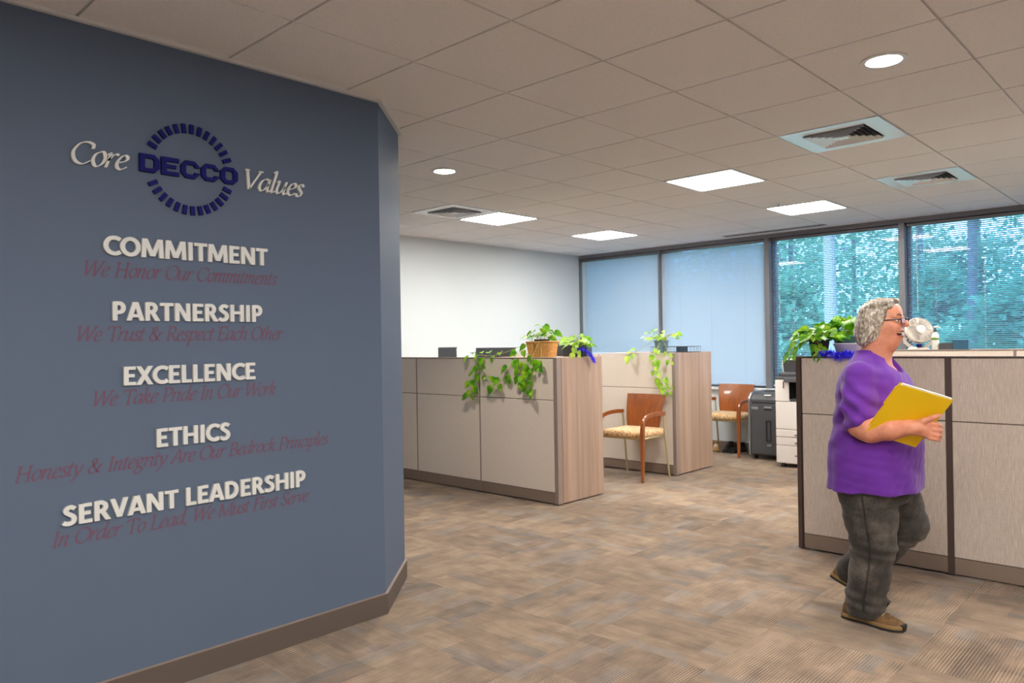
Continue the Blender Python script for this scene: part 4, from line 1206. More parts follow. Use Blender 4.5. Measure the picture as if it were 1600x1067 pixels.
# ------------------------------------------------------------------ shredder
t=thing('paper_shredder','dark grey office shredder on casters between the far chair and copier','shredder',(-3.81,8.50,0))
w,d=.225,.21
MB().box(-w+.03,w-.03,-d,d,.055,.66).build('body',M['plastic_darkgrey'],t,bevel=.01)
for sx in (-1,1):
    MB().tube(smoothpath([(sx*(w-.014),-d-.004,.05),(sx*(w-.014),-d-.004,.40),(sx*(w-.014),-d-.004,.66),(sx*(w-.014),-d+.03,.735),(sx*(w-.014),-d+.10,.765),(sx*(w-.014),d,.77)],5),None,rect=(.028,.02),up=(1,0,0)).build('side_trim',M['silver'],t,smooth=40)
hd_=MB(); prof=[(-d-.006,.66),(-d-.006,.70),(-d+.03,.745),(-d+.10,.775),(d,.79),(d,.66)]
hd_.prism([(y,z) for y,z in prof][::-1],-w+.03,w-.03,Matrix(((0,0,1,0),(1,0,0,0),(0,1,0,0),(0,0,0,1)))); hd_.build('cutting_head',M['plastic_darkgrey'],t,bevel=.006)
MB().box(-.12,.12,-.02,-.008,.778,.784).build('feed_slot',M['plastic_black'],t)
MB().box(-.035,.035,-d+.006,-d+.04,.742,.756).build('control_label',M['plastic_light'],t)
dr=MB().box(-w+.034,w-.034,-d-.012,-d,.07,.645).build('bin_door',M['plastic_darkgrey'],t,bevel=.004)
MB().box(-.03,.06,-d-.018,-d-.012,.60,.625).build('door_latch',M['plastic_grey'],dr,bevel=.002)
MB().box(-.03,.06,-d-.0125,-d-.0118,.575,.60).build('latch_recess',M['plastic_black'],dr)
MB().ringprism([(-.03,.20),(.03,.20),(.03,.44),(-.03,.44)],[(-.018,.215),(.018,.215),(.018,.425),(-.018,.425)],0,.006,Matrix(((1,0,0,.02),(0,0,-1,-d-.012),(0,1,0,.02),(0,0,0,1)))).build('window_frame_strip',M['plastic_black'],dr)
MB().box(.0,.05,-d-.016,-d-.012,.165,.19).build('door_badge',M['plastic_grey'],dr)
MB().box(-w+.04,-w+.12,-d-.0135,-d-.0118,.585,.615).build('door_sticker',M['plastic_grey'],dr)
for sx in (-1,1):
    for sy in (-1,1):
        c=MB(); c.lathe([(0,-.012),(.026,-.012),(.028,-.006),(.028,.006),(.026,.012),(0,.012)],18,Matrix.Translation((sx*(w-.06),sy*(d-.05),.028))@Matrix.Rotation(math.pi/2,4,'Y'))
        c.box(sx*(w-.06)-.018,sx*(w-.06)+.018,sy*(d-.05)-.014,sy*(d-.05)+.014,.04,.058); c.build('caster',M['plastic_black'],t,smooth=40)

# ------------------------------------------------------------------ copier
t=thing('office_copier','cream office copier with paper drawers, half hidden by the streaked partition','copier',(-3.25,8.27,0))
w,d=.31,.32
MB().box(-w,w,-d+.012,d,.045,.715).build('body',M['plastic_light'],t,bevel=.008)
MB().box(-w,-w+.155,-d,d,.718,.95).build('left_column',M['plastic_light'],t,bevel=.006)
MB().box(-w+.155,w,.02,d,.718,.95).build('rear_column',M['plastic_light'],t,bevel=.006)
MB().box(-w+.155,w,-d+.02,.02,.716,.745).build('output_tray',M['plastic_darkgrey'],t,bevel=.003)
MB().box(-w+.156,-w+.160,-d+.004,.02,.745,.945).build('cavity_side',M['plastic_black'],t)
MB().box(-w+.16,w,.012,.019,.745,.945).build('cavity_back',M['plastic_black'],t)
MB().box(-w+.09,-w+.102,-d-.003,-d,.86,.93).build('status_slot',M['plastic_black'],t)
MB().box(-w,w,-d+.01,d,.952,.985).build('scanner_bed',M['plastic_darkgrey'],t,bevel=.008)
MB().box(-w+.12,w,-d-.06,-d+.02,.93,.972).build('control_panel',M['plastic_darkgrey'],t,bevel=.006)
MB().box(-w+.02,w-.005,-d+.05,d,.986,1.03).build('document_cover',M['plastic_darkgrey'],t,bevel=.012)
tp=MB(); rw=[(x,z) for x,z in rrect(.2,.085,.045,6)]
tp.prism(rw,0,.03,Matrix(((1,0,0,-.06),(0,-.25,-1,-.18),(0,1,-.2,1.085),(0,0,0,1)))); fd=tp.build('feeder_tray',M['plastic_darkgrey'],t,bevel=.006)
tp=MB(); tp.ringprism([(x*1.06,z*1.12) for x,z in rw],rw,0,.034,Matrix(((1,0,0,-.06),(0,-.25,-1,-.182),(0,1,-.2,1.085),(0,0,0,1)))); tp.build('tray_rim',M['plastic_light'],fd,bevel=.003)
for z0,z1,hz in ((.415,.712,.60),(.332,.412,.372),(.242,.329,.285),(.05,.239,.15)):
    dr=MB().box(-w+.003,w-.003,-d,-d+.014,z0+.002,z1-.002).build('paper_drawer',M['plastic_light'],t,bevel=.004)
    if z0<.4:
        MB().box(-.10,.10,-d-.006,-d,hz-.008,hz+.012).build('drawer_handle',M['plastic_light'],dr,bevel=.003)
        MB().box(-.10,.10,-d-.002,-d+.0,hz-.024,hz-.008).build('handle_recess',M['plastic_grey'],dr)
for sx in (-1,1):
    for sy in (-1,1):
        MB().lathe([(0,0),(.03,0),(.03,.02),(.02,.045),(0,.045)],14,Matrix.Translation((sx*(w-.06),sy*(d-.06),0))).build('foot',M['shoe_brown'] if False else M['plastic_black'],t)
# ------------------------------------------------------------------ outside
gm=mat('grass_ground',srgb(120,150,96),0.95); n=NB(gm); v=n.coord('Object'); n.color(n.ramp(n.noise(v,.5,4),[(0.35,srgb(96,128,80)),(0.65,srgb(196,196,170))]))
st(MB().box(-60,50,WN+.6,75,-1.3,-1.2).build('ground',gm))
def tree(label,x,y,h,cr,trunk_r,leafm,trunkm,seed,nclump=60,nl=26,base=.35,lsize=.22,crown_w=1.0):
    rr=random.Random(seed)
    t=thing('tree',label,'tree',(x,y,-1.2),group='trees outside the windows')
    tm=MB(); lean=rr.uniform(-.25,.25)
    tp=smoothpath([(0,0,-.05),(lean*.3,.05,h*.4),(lean,0,h*.98)],8); tm.tube(tp,[trunk_r*(1-.55*i/(len(tp)-1)) for i in range(len(tp))],12)
    for k in range(7):
        z=h*rr.uniform(base,.95); a=rr.uniform(0,6.28); l=cr*rr.uniform(.5,.9)
        tm.tube(smoothpath([(lean*z/h,0,z),(lean*z/h+math.cos(a)*l*.5,math.sin(a)*l*.5,z+l*.25),(lean*z/h+math.cos(a)*l,math.sin(a)*l,z+l*.35)],4),[trunk_r*.3*(1-.1*q) for q in range(9)],6)
    tm.build('trunk',trunkm,t,smooth=60)
    lm=MB()
    for c in range(nclump):
        q=rr.random(); z=h*(base+(1.02-base)*q)
        rad=cr*crown_w*(math.sin(min(1,.18+.9*q)*math.pi)**.6)
        a=rr.uniform(0,6.28); r_=rad*rr.random()**.5
        cx,cy=lean*z/h+math.cos(a)*r_,math.sin(a)*r_; cs=cr*rr.uniform(.22,.40)
        for k in range(nl):
            d=Vector((rr.gauss(0,1),rr.gauss(0,1),rr.gauss(0,.75))); d.normalize(); d*=cs*rr.random()**.33
            p=Vector((cx,cy,z))+d; s_=lsize*rr.uniform(.6,1.3)
            a1=Vector((rr.gauss(0,1),rr.gauss(0,1),rr.gauss(0,.6))).normalized(); b1=a1.cross(Vector((rr.gauss(0,1),rr.gauss(0,1),rr.gauss(0,1)))).normalized()
            lm.add([p-a1*s_*.5,p+b1*s_*.3,p+a1*s_*.5,p-b1*s_*.3],[(0,1,2,3)])
    lm.build('foliage',leafm,t)
# the thick pale trunk seen through the open blind
tree('tall tree with thick pale bare trunk seen through the open blind',-7.55,20.4,17,3.2,.19,M['leaf_tree'],M['trunk_pale'],1,56,45,.62)
tree('tall dark-trunked tree behind the window right of the person',-4.86,23.0,15,3.4,.15,M['leaf_tree_deep'],M['trunk_dark'],2,52,45,.55)
tree('slim dark-trunked tree left of the tall one behind the right window',-7.1,27.0,15,3.0,.13,M['leaf_tree_deep'],M['trunk_dark'],3,50,45,.5)
specs=[(-13.5,22,8.0,3.6,0),(-10.5,25,9.0,3.8,0),(-12.8,30,12.5,4.4,0),(-10.6,31,10.5,4.0,0),(-6.4,31,5.4,3.4,1),(-0.9,26,11.5,4.0,1),(-17,27,11,4.4,0),(-1.2,32,9.0,3.8,1),
       (-9.6,37,6.6,4.0,0),(1.8,29,12,4.2,1),(-6.0,24.5,4.2,2.4,1),(-9.4,22,4.0,2.2,0),(-3.6,21.5,3.6,2.0,1),(-15.5,36,14,5,0),(-20,33,14,5,0),(-24,28,13,5,0),(-11.5,19,3.4,1.9,0),(4.5,24,11,4,1)]
lab=['rounded light green tree left of the thick pale trunk','mid green tree right behind the thick pale trunk','tall light green tree above the far left of the open blind','tall green tree behind the thick pale trunk, farther off','low deep green tree under the bright sky gap',
 'tall deep green tree at the right edge of the right window','light green tree behind the closed blinds','deep green tree in the distance at the right edge','distant tall tree behind the window post','deep green tree beyond the right edge of the view',
 'small deep green tree near the right window foot','small light green tree at the foot of the pale trunk','small bushy tree behind the pump bottle','distant light green tree at the left of the glass','distant tree behind the closed corner blind','tree far left behind the closed corner blind','low light shrub-like tree at the left foot of the open blind','deep green tree out beyond the streaked partition']
for i,(x,y,h,c,k) in enumerate(specs):
    tree(lab[i],x,y,h,c,.12,M['leaf_tree'] if k==0 else M['leaf_tree_deep'],M['trunk_dark'],50+i,80,60,.10,.22)

tree('sparse tree with bright sky showing through, behind the right window',-6.9,34.5,13,3.4,.12,M['leaf_tree_deep'],M['trunk_dark'],91,26,45,.25,.24)
# ------------------------------------------------------------------ implicit-surface mesher for the figure
class SDF:
    def __init__(s, lo, hi, h):
        s.lo=np.array(lo,np.float32); s.h=h
        s.n=np.ceil((np.array(hi)-s.lo)/h).astype(int)+1
        s.F=np.full(s.n,1.0,np.float32)
    def _box(s,blo,bhi,m):
        i0=np.maximum(np.floor((np.array(blo)-m-s.lo)/s.h).astype(int),0); i1=np.minimum(np.ceil((np.array(bhi)+m-s.lo)/s.h).astype(int)+1,s.n)
        if (i1<=i0).any(): return None
        ax=[s.lo[k]+s.h*np.arange(i0[k],i1[k],dtype=np.float32) for k in range(3)]
        X,Y,Z=np.meshgrid(*ax,indexing='ij',sparse=True)
        return tuple(slice(a,b) for a,b in zip(i0,i1)),X,Y,Z
    def _merge(s,sl,d,k,op):
        A=s.F[sl]
        if op=='u':
            if k>0:
                h=np.maximum(k-np.abs(A-d),0)/k; s.F[sl]=np.minimum(A,d)-h*h*k*.25
            else: s.F[sl]=np.minimum(A,d)
        else:
            d=-d
            if k>0:
                h=np.maximum(k-np.abs(A-d),0)/k; s.F[sl]=np.maximum(A,d)+h*h*k*.25
            else: s.F[sl]=np.maximum(A,d)
    def cap(s,a,b,ra,rb,k=.02,op='u',sy=1.0):
        a=np.array(a,np.float32);b=np.array(b,np.float32); r=max(ra,rb)
        q=s._box(np.minimum(a,b)-r*max(1,1/sy),np.maximum(a,b)+r*max(1,1/sy),max(k,3*s.h))
        if q is None: return
        sl,X,Y,Z=q; ba=b-a; L=float(ba@ba)+1e-12
        t=np.clip(((X-a[0])*ba[0]+(Y-a[1])*ba[1]+(Z-a[2])*ba[2])/L,0,1)
        d=np.sqrt((X-a[0]-t*ba[0])**2+((Y-a[1]-t*ba[1])*sy)**2+(Z-a[2]-t*ba[2])**2)-(ra+t*(rb-ra))
        s._merge(sl,d,k,op)
    def chain(s,pts,rs,k=.02,op='u',sy=1.0):
        for i in range(len(pts)-1): s.cap(pts[i],pts[i+1],rs[i],rs[i+1],k,op,sy)
    def ell(s,c,r,k=.02,op='u',R=None):
        c=np.array(c,np.float32);r=np.array(r,np.float32); m=float(r.max())
        q=s._box(c-m,c+m,max(k,3*s.h))
        if q is None: return
        sl,X,Y,Z=q; x,y,z=X-c[0],Y-c[1],Z-c[2]
        if R is not None:
            R=np.array(R,np.float32).T
            x,y,z=R[0,0]*x+R[0,1]*y+R[0,2]*z,R[1,0]*x+R[1,1]*y+R[1,2]*z,R[2,0]*x+R[2,1]*y+R[2,2]*z
        k0=np.sqrt((x/r[0])**2+(y/r[1])**2+(z/r[2])**2); k1=np.sqrt((x/r[0]**2)**2+(y/r[1]**2)**2+(z/r[2]**2)**2)+1e-6
        s._merge(sl,k0*(k0-1)/k1,k,op)
    def loft(s,tab,k=.02,op='u',pw=2.3,inset=0.0,wave=None):
        """tab rows: z, cx, cy, a(depth x), b(width y)"""
        tab=np.array(tab,np.float32); z0,z1=tab[0,0],tab[-1,0]
        c=np.array([tab[:,1].min()-tab[:,3].max(),tab[:,2].min()-tab[:,4].max(),z0]); e=np.array([tab[:,1].max()+tab[:,3].max(),tab[:,2].max()+tab[:,4].max(),z1])
        q=s._box(c,e,max(k,.03))
        if q is None: return
        sl,X,Y,Z=q; zz=Z.ravel()
        # smooth interpolation
        fz=np.linspace(z0,z1,200); 
        def sm(col):
            v=np.interp(fz,tab[:,0],tab[:,col]); kk=np.ones(15)/15; vp=np.pad(v,7,'edge'); return np.interp(zz,fz,np.convolve(vp,kk,'valid'))
        cx,cy,A,B=[sm(i).reshape(1,1,-1).astype(np.float32) for i in (1,2,3,4)]
        A=A-inset;B=B-inset
        x=np.abs((X-cx)/A);y=np.abs((Y-cy)/B)
        rr=(x**pw+y**pw)**(1/pw)
        d=(rr-1)*np.minimum(A,B)
        d=np.maximum(d,np.maximum(z0+inset-Z,Z-z1+inset))
        s._merge(sl,d,k,op)
    def disp(s,fn,band=.05):
        ax=[s.lo[k]+s.h*np.arange(s.n[k],dtype=np.float32) for k in range(3)]
        X,Y,Z=np.meshgrid(*ax,indexing='ij',sparse=True)
        s.F+=fn(X,Y,Z)
    def mesh(s,iters=1):
        F=s.F; nx,ny,nz=F.shape; S=F<0
        c=[(i,j,k) for i in (0,1) for j in (0,1) for k in (0,1)]
        cnt=np.zeros((nx-1,ny-1,nz-1),np.int8)
        for i,j,k in c: cnt+=S[i:nx-1+i,j:ny-1+j,k:nz-1+k]
        act=(cnt>0)&(cnt<8); idx=np.argwhere(act); N=len(idx)
        ids=np.full(act.shape,-1,np.int32); ids[act]=np.arange(N)
        acc=np.zeros((N,3));num=np.zeros(N)
        E=[(a,b) for a in range(8) for b in range(a+1,8) if sum(abs(p-q) for p,q in zip(c[a],c[b]))==1]
        val=[F[idx[:,0]+o[0],idx[:,1]+o[1],idx[:,2]+o[2]] for o in c]
        for a,b in E:
            va,vb=val[a],val[b]; m=(va<0)!=(vb<0)
            t=np.where(m,va/np.where(m,va-vb,1),0)
            pa=np.array(c[a]);pb=np.array(c[b])
            acc[m]+=(pa+(pb-pa)*t[m,None]); num[m]+=1
        V=(idx+acc/num[:,None])*s.h+s.lo
        quads=[]
        for ax in range(3):
            o=[0,0,0];o[ax]=1
            A=S[:nx-o[0],:ny-o[1],:nz-o[2]];B=S[o[0]:,o[1]:,o[2]:]
            e=np.argwhere(A!=B)
            u,v=[(1,2),(2,0),(0,1)][ax]
            ok=(e[:,u]>0)&(e[:,v]>0)&(e[:,u]<(nx,ny,nz)[u]-1)&(e[:,v]<(nx,ny,nz)[v]-1); e=e[ok]
            def g(du,dv):
                q=e.copy(); q[:,u]-=du;q[:,v]-=dv; return ids[q[:,0],q[:,1],q[:,2]]
            Q=np.stack([g(1,1),g(0,1),g(0,0),g(1,0)],1)
            fl=A[e[:,0],e[:,1],e[:,2]]
            Q[~fl]=Q[~fl][:,::-1]
            quads.append(Q)
        Q=np.concatenate(quads)
        for _ in range(iters):
            acc=np.zeros_like(V);num=np.zeros(len(V))
            for a,b in ((0,1),(1,2),(2,3),(3,0)):
                for p,q in ((a,b),(b,a)):
                    np.add.at(acc,Q[:,p],V[Q[:,q]]); np.add.at(num,Q[:,p],1)
            V=V*.5+.5*acc/np.maximum(num,1)[:,None]
        return V,Q
def np_mesh(name,V,Q,mats,parent=None,matfn=None,loc=(0,0,0)):
    V=V-np.array(loc)
    me=bpy.data.meshes.new(name)
    me.from_pydata(V.tolist(),[],Q.tolist())
    for m in (mats if isinstance(mats,(list,tuple)) else [mats]): me.materials.append(m)
    if matfn is not None:
        cen=V[Q].mean(1)+np.array(loc); me.polygons.foreach_set('material_index',matfn(cen).astype(np.int32))
    me.shade_smooth(); me.update()
    o=bpy.data.objects.new(name,me); COL.objects.link(o)
    if parent is not None: o.parent=parent
    return o

# ------------------------------------------------------------------ the person
PX,PY=-1.235,3.95
def vnoise(X,Y,Z,seed,f):
    r=np.random.RandomState(seed); out=0
    for i in range(5):
        k=r.normal(size=3)*f; p=r.uniform(0,6.28); out=out+np.sin(k[0]*X+k[1]*Y+k[2]*Z+p)
    return out/5
HX=-1.225   # head centre x
body=SDF((-1.56,3.42,-.005),(-.84,4.30,1.63),.0036)
# skull and face (looks along +x)
body.ell((HX-.002,PY,1.488),(.093,.074,.092),.01)
body.ell((HX+.030,PY,1.44),(.068,.062,.085),.03)
body.ell((HX+.052,PY,1.395),(.040,.044,.032),.03)       # chin and jaw
body.ell((HX+.012,PY,1.385),(.062,.060,.042),.035)      # soft jaw line
body.ell((HX+.006,PY,1.352),(.064,.056,.034),.035)      # under the chin
body.ell((HX+.060,PY,1.52),(.036,.058,.045),.03)        # brow
for s_ in (-1,1):
    body.ell((HX+.066,PY+s_*.036,1.440),(.030,.026,.028),.02)   # cheek
    body.ell((HX+.040,PY+s_*.052,1.445),(.03,.02,.04),.02)
    body.ell((HX+.100,PY+s_*.031,1.478),(.020,.019,.013),.012,'s')  # eye socket
    body.ell((HX+.076,PY+s_*.031,1.478),(.0145,.0145,.0145),.003)
    body.cap((HX+.086,PY+s_*.018,1.495),(HX+.082,PY+s_*.046,1.495),.008,.006,.012)  # brow ridge
    body.ell((HX+.114,PY+s_*.010,1.455),(.010,.009,.008),.008)  # nostril wings
    body.ell((HX-.012,PY+s_*.077,1.46),(.018,.008,.030),.008)   # ears (under the hair)
body.chain([(HX+.094,PY,1.495),(HX+.112,PY,1.470),(HX+.121,PY,1.459)],[.010,.0115,.0115],.012)
body.ell((HX+.094,PY,1.402),(.012,.026,.007),.008)  # lower lip
body.ell((HX+.098,PY,1.428),(.010,.027,.006),.008)  # upper lip
body.ell((HX+.094,PY,1.4145),(.026,.036,.0105),.004,'s')   # open laughing mouth
for s_ in (-1,1):
    body.cap((HX+.098,PY+s_*.040,1.452),(HX+.084,PY+s_*.045,1.405),.0022,.002,.012,'s')  # smile folds
# neck, shoulders
body.chain([(HX-.015,PY,1.40),(HX-.025,PY,1.30),(HX-.030,PY,1.24)],[.062,.066,.085],.03)
torso=[(.70,-1.263,PY,.155,.20),(.78,-1.262,PY,.19,.235),(.87,-1.256,PY,.198,.24),(1.0,-1.245,PY,.175,.225),(1.10,-1.25,PY,.16,.215),(1.18,-1.258,PY,.150,.205),(1.24,-1.262,PY,.115,.18),(1.275,-1.262,PY,.07,.11)]
body.loft(torso,.03,inset=.018)
for s_ in (-1,1): body.cap((-1.265,PY+s_*.06,1.25),(-1.265,PY+s_*.165,1.205),.05,.062,.04)
# right arm (nearer the camera): elbow back, forearm level, hand round the folder edge
RS=(-1.268,PY-.185,1.195); RE=(-1.250,3.712,.985); RW=(-1.022,3.690,.990)
body.chain([RS,(-1.268,3.735,1.08),RE],[.068,.060,.050],.03)
body.chain([RE,(-1.20,3.70,.972),(-1.11,3.692,.980),RW],[.057,.060,.049,.033],.03)
# palm and fingers
body.chain([RW,(-.985,3.692,.992)],[.029,.030],.02)
for dz,r_ in ((.024,.016),(.006,.017),(-.014,.016),(-.030,.014)):
    body.cap((-.992,3.694,.990+dz*.7),(-.950,3.698,.988+dz),r_,r_*.9,.012)
for i,(dz,l) in enumerate(((.026,1.0),(.004,1.08),(-.018,1.0),(-.037,.82))):
    z=.986+dz
    body.chain([(-.950,3.697,z),(-.950+.030*l,3.706,z-.006),(-.950+.031*l,3.745,z-.013),(-.950+.004*l,3.776,z-.017)],[.0130,.0112,.0102,.0090] if i<3 else [.0112,.0096,.0086,.0077],.0045)
body.chain([(-1.000,3.688,1.002),(-.968,3.682,1.022),(-.936,3.688,1.038),(-.908,3.698,1.050)],[.018,.0145,.0118,.0095],.007)
# left arm across the far side, hand under the folder
LS=(-1.268,PY+.185,1.195); LE=(-1.275,PY+.245,.97); LW=(-1.115,PY+.16,.93)
body.chain([LS,LE],[.066,.05],.03); body.chain([LE,LW],[.05,.031],.03)
body.chain([LW,(-1.05,PY+.10,.925)],[.030,.026],.02)
for i,(dy,l) in enumerate(((-.03,.9),(-.010,1.0),(.012,1.05),(.032,.95))):
    b_=Vector((-1.052+dy*.3,PY+.098+dy,.925))
    body.chain([tuple(b_),tuple(b_+Vector((.034*l,-.022*l,.004))),tuple(b_+Vector((.058*l,-.040*l,.018)))],[.011,.0095,.008],.004)
body.chain([(-1.09,PY+.12,.945),(-1.055,PY+.085,.962),(-1.03,PY+.065,.972)],[.014,.011,.009],.006)
# legs (inside the trousers)
body.chain([(-1.265,PY-.09,.70),(-1.245,PY-.085,.40),(-1.285,PY-.08,.10),(-1.285,PY-.08,.06)],[.115,.068,.045,.042],.03)
body.chain([(-1.255,PY+.09,.70),(-1.150,PY+.11,.46),(-1.405,PY+.11,.19),(-1.43,PY+.11,.16)],[.115,.07,.045,.042],.03)
V_,Q_=body.mesh(2)
def lips(c):
    x,y,z=c.T-np.array([[HX],[PY],[0]])
    m=np.zeros(len(c))
    e=((x-.092)/.028)**2+(y/.041)**2+((z-1.414)/.0185)**2
    m[e<1]=1
    inn=((x-.080)/.034)**2+(y/.035)**2+((z-1.4145)/.0105)**2
    m[(inn<1)&(x<.098)]=2
    return m
person=thing('person','person with curly grey hair in a purple t-shirt walking with a yellow folder','person',(PX,PY,0))
O_=(PX,PY,0)
np_mesh('body',V_,Q_,[M['skin'],M['lip'],M['mouth_dark']],person,lips,O_)
def PB(mb): 
    mb.v=[(a-PX,b-PY,c) for a,b,c in mb.v]; return mb
# eyes, brows, teeth
for s_ in (-1,1):
    e=MB(); e.lathe([(0,-.0138),(.006,-.0125),(.0105,-.009),(.0135,-.003),(.0138,0),(.0135,.003),(.0105,.009),(.006,.0125),(0,.0138)],18,Matrix.Translation((HX+.0795,PY+s_*.031,1.477))@Matrix.Rotation(math.radians(90),4,'Y'))
    ey=PB(e).build('eye',M['eye_white'],person,smooth=180)
    i_=MB(); i_.lathe([(0,.0005),(.0058,0),(.0058,-.002),(0,-.002)],16,Matrix.Translation((HX+.0795+.0138,PY+s_*.031,1.477))@Matrix.Rotation(math.radians(90),4,'Y'))
    PB(i_).build('iris',M['iris'],ey,smooth=60)
    ld=MB(); ld.tube([(HX+.086,PY+s_*.019,1.484),(HX+.094,PY+s_*.027,1.489),(HX+.093,PY+s_*.035,1.489),(HX+.084,PY+s_*.045,1.483)],.0032,8); PB(ld).build('eyelid',M['skin'],person,smooth=180)
    bw_=MB(); bw_.tube([(HX+.101,PY+s_*.014,1.502),(HX+.098,PY+s_*.030,1.509),(HX+.084,PY+s_*.048,1.503)],[.003,.0038,.002],8); PB(bw_).build('eyebrow',M['brow'],person,smooth=180)
tt=MB(); rows=[]
for z in (1.4235,1.4165):
    rows.append([(HX+.095-12*(y*y),PY+y,z) for y in np.linspace(-.024,.024,13)])
tt.grid(rows); ob=PB(tt).build('teeth',M['teeth'],person,smooth=60); sm=ob.modifiers.new('thick','SOLIDIFY'); sm.thickness=.003; sm.offset=-1

# hair: chin-length waves swept back
hr=SDF((-1.40,3.80,1.28),(-1.05,4.10,1.64),.0034)
hr.ell((HX-.008,PY,1.494),(.098,.088,.097),.01)
hr.ell((HX-.046,PY,1.435),(.066,.090,.080),.03)
rr=random.Random(3)
for s_ in (-1,1):
    hr.ell((HX-.030,PY+s_*.070,1.455),(.055,.034,.085),.02)
hr.ell((HX+.115,PY,1.40),(.108,.14,.125),.006,'s')
hr.ell((HX+.118,PY,1.475),(.085,.14,.068),.008,'s')
hr.ell((HX+.060,PY,1.33),(.10,.10,.085),.01,'s')
# locks
for k in range(105):
    th=rr.uniform(-1,1)*math.pi*.98   # 0 = front(+x), pi = back
    s_=1 if th>0 else -1
    top=Vector((HX+.035+rr.uniform(-.03,.035),PY+rr.uniform(-.02,.02),1.574+rr.uniform(-.006,.004)))
    ca=math.cos(th); sa=math.sin(th)
    if ca>.30: continue
    zb=1.364+.025*rr.random()+ (.03 if ca>-.1 else 0)
    pts=[];rs=[]
    ph=rr.uniform(0,6.28); amp=rr.uniform(.006,.012); r0=rr.uniform(.010,.016)
    for q in range(13):
        u_=q/12
        z=1.574+(zb-1.574)*u_
        prof_=math.sin(min(1,u_*1.35+.12)*math.pi/2)
        cx=HX-.014-.022*u_
        x=cx+ca*(.080*prof_)-(.012*u_ if ca>0 else 0); y=PY+sa*(.088*prof_)
        if u_<.15: x=top.x*(1-u_*6)+x*u_*6 if u_<.16 else x
        wob=math.sin(ph+u_*13)*amp; bulge=math.cos(ph+u_*13)*amp*.7
        inn=.016*max(0,u_-.8)/.2
        x+=-sa*wob-ca*inn+ca*(bulge-.004); y+=ca*wob-sa*inn+sa*(bulge-.004)
        z+=0
        pts.append((x,y,z)); rs.append(r0*(1.05-.25*u_))
    hr.chain(pts,rs,.0025)
# front sweep off the forehead
for k in range(16):
    y=-.060+.120*k/15
    b_=PY+y
    hr.chain([(HX+.078-abs(y)*.25,b_,1.541+.006*math.sin(k)),(HX+.055,b_*.5+PY*.5+ (y*.75-0)*.5,1.566),(HX-.005,PY+y*1.2,1.577-abs(y)*.3),(HX-.060,PY+y*1.35,1.552-abs(y)*.4)],[.006,.011,.013,.011],.012)
for s_ in (-1,1):
    for k in range(5):
        hr.chain([(HX+.055-.004*k,PY+s_*.060,1.546-.003*k),(HX+.030,PY+s_*(.084),1.527-.014*k),(HX-.012-.003*k,PY+s_*.093,1.50-.020*k),(HX-.05,PY+s_*.097,1.475-.025*k)],[.006,.010,.011,.010],.004)
V_,Q_=hr.mesh(1)
np_mesh('hair',V_,Q_,M['hair_grey'],person,None,O_)

# glasses
gs=MB()
for s_ in (-1,1):
    cy=PY+s_*.032; loop=[]
    for k in range(25):
        a=2*math.pi*k/24; c_=math.copysign(abs(math.cos(a))**.6,math.cos(a)); d_=math.copysign(abs(math.sin(a))**.6,math.sin(a))
        yy=.025*c_; loop.append((HX+.118-.18*max(0,(yy*s_)+.01)**1.0*.9,cy+yy,1.476+.0145*d_))
    gs.tube(loop,.0028,6,cap=False)
    gs.tube([(HX+.112,cy+s_*.026,1.484),(HX+.098,cy+s_*.036,1.484),(HX+.02,PY+s_*.080,1.478),(HX-.02,PY+s_*.083,1.470)],.0034,6)
gs.tube([(HX+.118,PY-.009,1.480),(HX+.123,PY,1.483),(HX+.118,PY+.009,1.480)],.002,6)
gl_o=PB(gs).build('eyeglasses',M['watchdark'],person,smooth=180)
for s_ in (-1,1):
    cy=PY+s_*.032; pl=[]
    for k in range(24):
        a=2*math.pi*k/24; c_=math.copysign(abs(math.cos(a))**.6,math.cos(a)); d_=math.copysign(abs(math.sin(a))**.6,math.sin(a)); yy=.024*c_
        pl.append((HX+.1175-.18*max(0,(yy*s_)+.01)*.9,cy+yy,1.476+.0138*d_))
    L_=MB(); L_.add(pl,[tuple(range(24))]); PB(L_).build('lens',M['lens_clear'],gl_o)

# t-shirt
sh=SDF((-1.60,3.56,.60),(-.96,4.34,1.36),.0045)
sh.loft([(.655,-1.263,PY,.207,.252),(.75,-1.262,PY,.209,.254),(.87,-1.256,PY,.207,.250),(1.0,-1.247,PY,.186,.235),(1.10,-1.252,PY,.172,.226),(1.18,-1.258,PY,.160,.212),(1.235,-1.262,PY,.132,.19),(1.275,-1.268,PY,.098,.140),(1.315,-1.262,PY,.080,.095),(1.335,-1.262,PY,.074,.080)],.01)
for s_ in (-1,1):
    sh.cap((-1.268,PY+s_*.07,1.253),(-1.270,PY+s_*.17,1.212),.052,.070,.04)
sh.chain([(-1.268,PY-.180,1.200),(-1.258,3.735,1.10),(-1.246,3.715,1.020)],[.078,.079,.082],.018)
sh.chain([(-1.268,PY+.180,1.200),(-1.268,PY+.215,1.10),(-1.272,PY+.235,1.03)],[.078,.080,.083],.02)
# folds
def folds(X,Y,Z):
    g1=vnoise(X,Y,Z*.55,2,30.)*.0040+vnoise(X,Y,Z,5,62.)*.0022
    # drag lines from armpit and across the sleeve
    w=np.exp(-(((X+1.262)/.10)**2+((Y-3.70)/.10)**2+((Z-1.07)/.09)**2))
    g2=w*.0085*np.sin(95*(Z*.85+X*.5)+14*X)
    w2=np.exp(-(((X+1.33)/.13)**2+((Z-.98)/.13)**2))
    g3=w2*.0075*np.sin(60*(Z*.9-X*.6))
    low=np.clip((.86-Z)/.2,0,1)*.0035*np.sin(30*Y+22*X+3*np.sin(9*Z))
    return (g1+g2+g3+low).astype(np.float32)
sh.disp(folds)
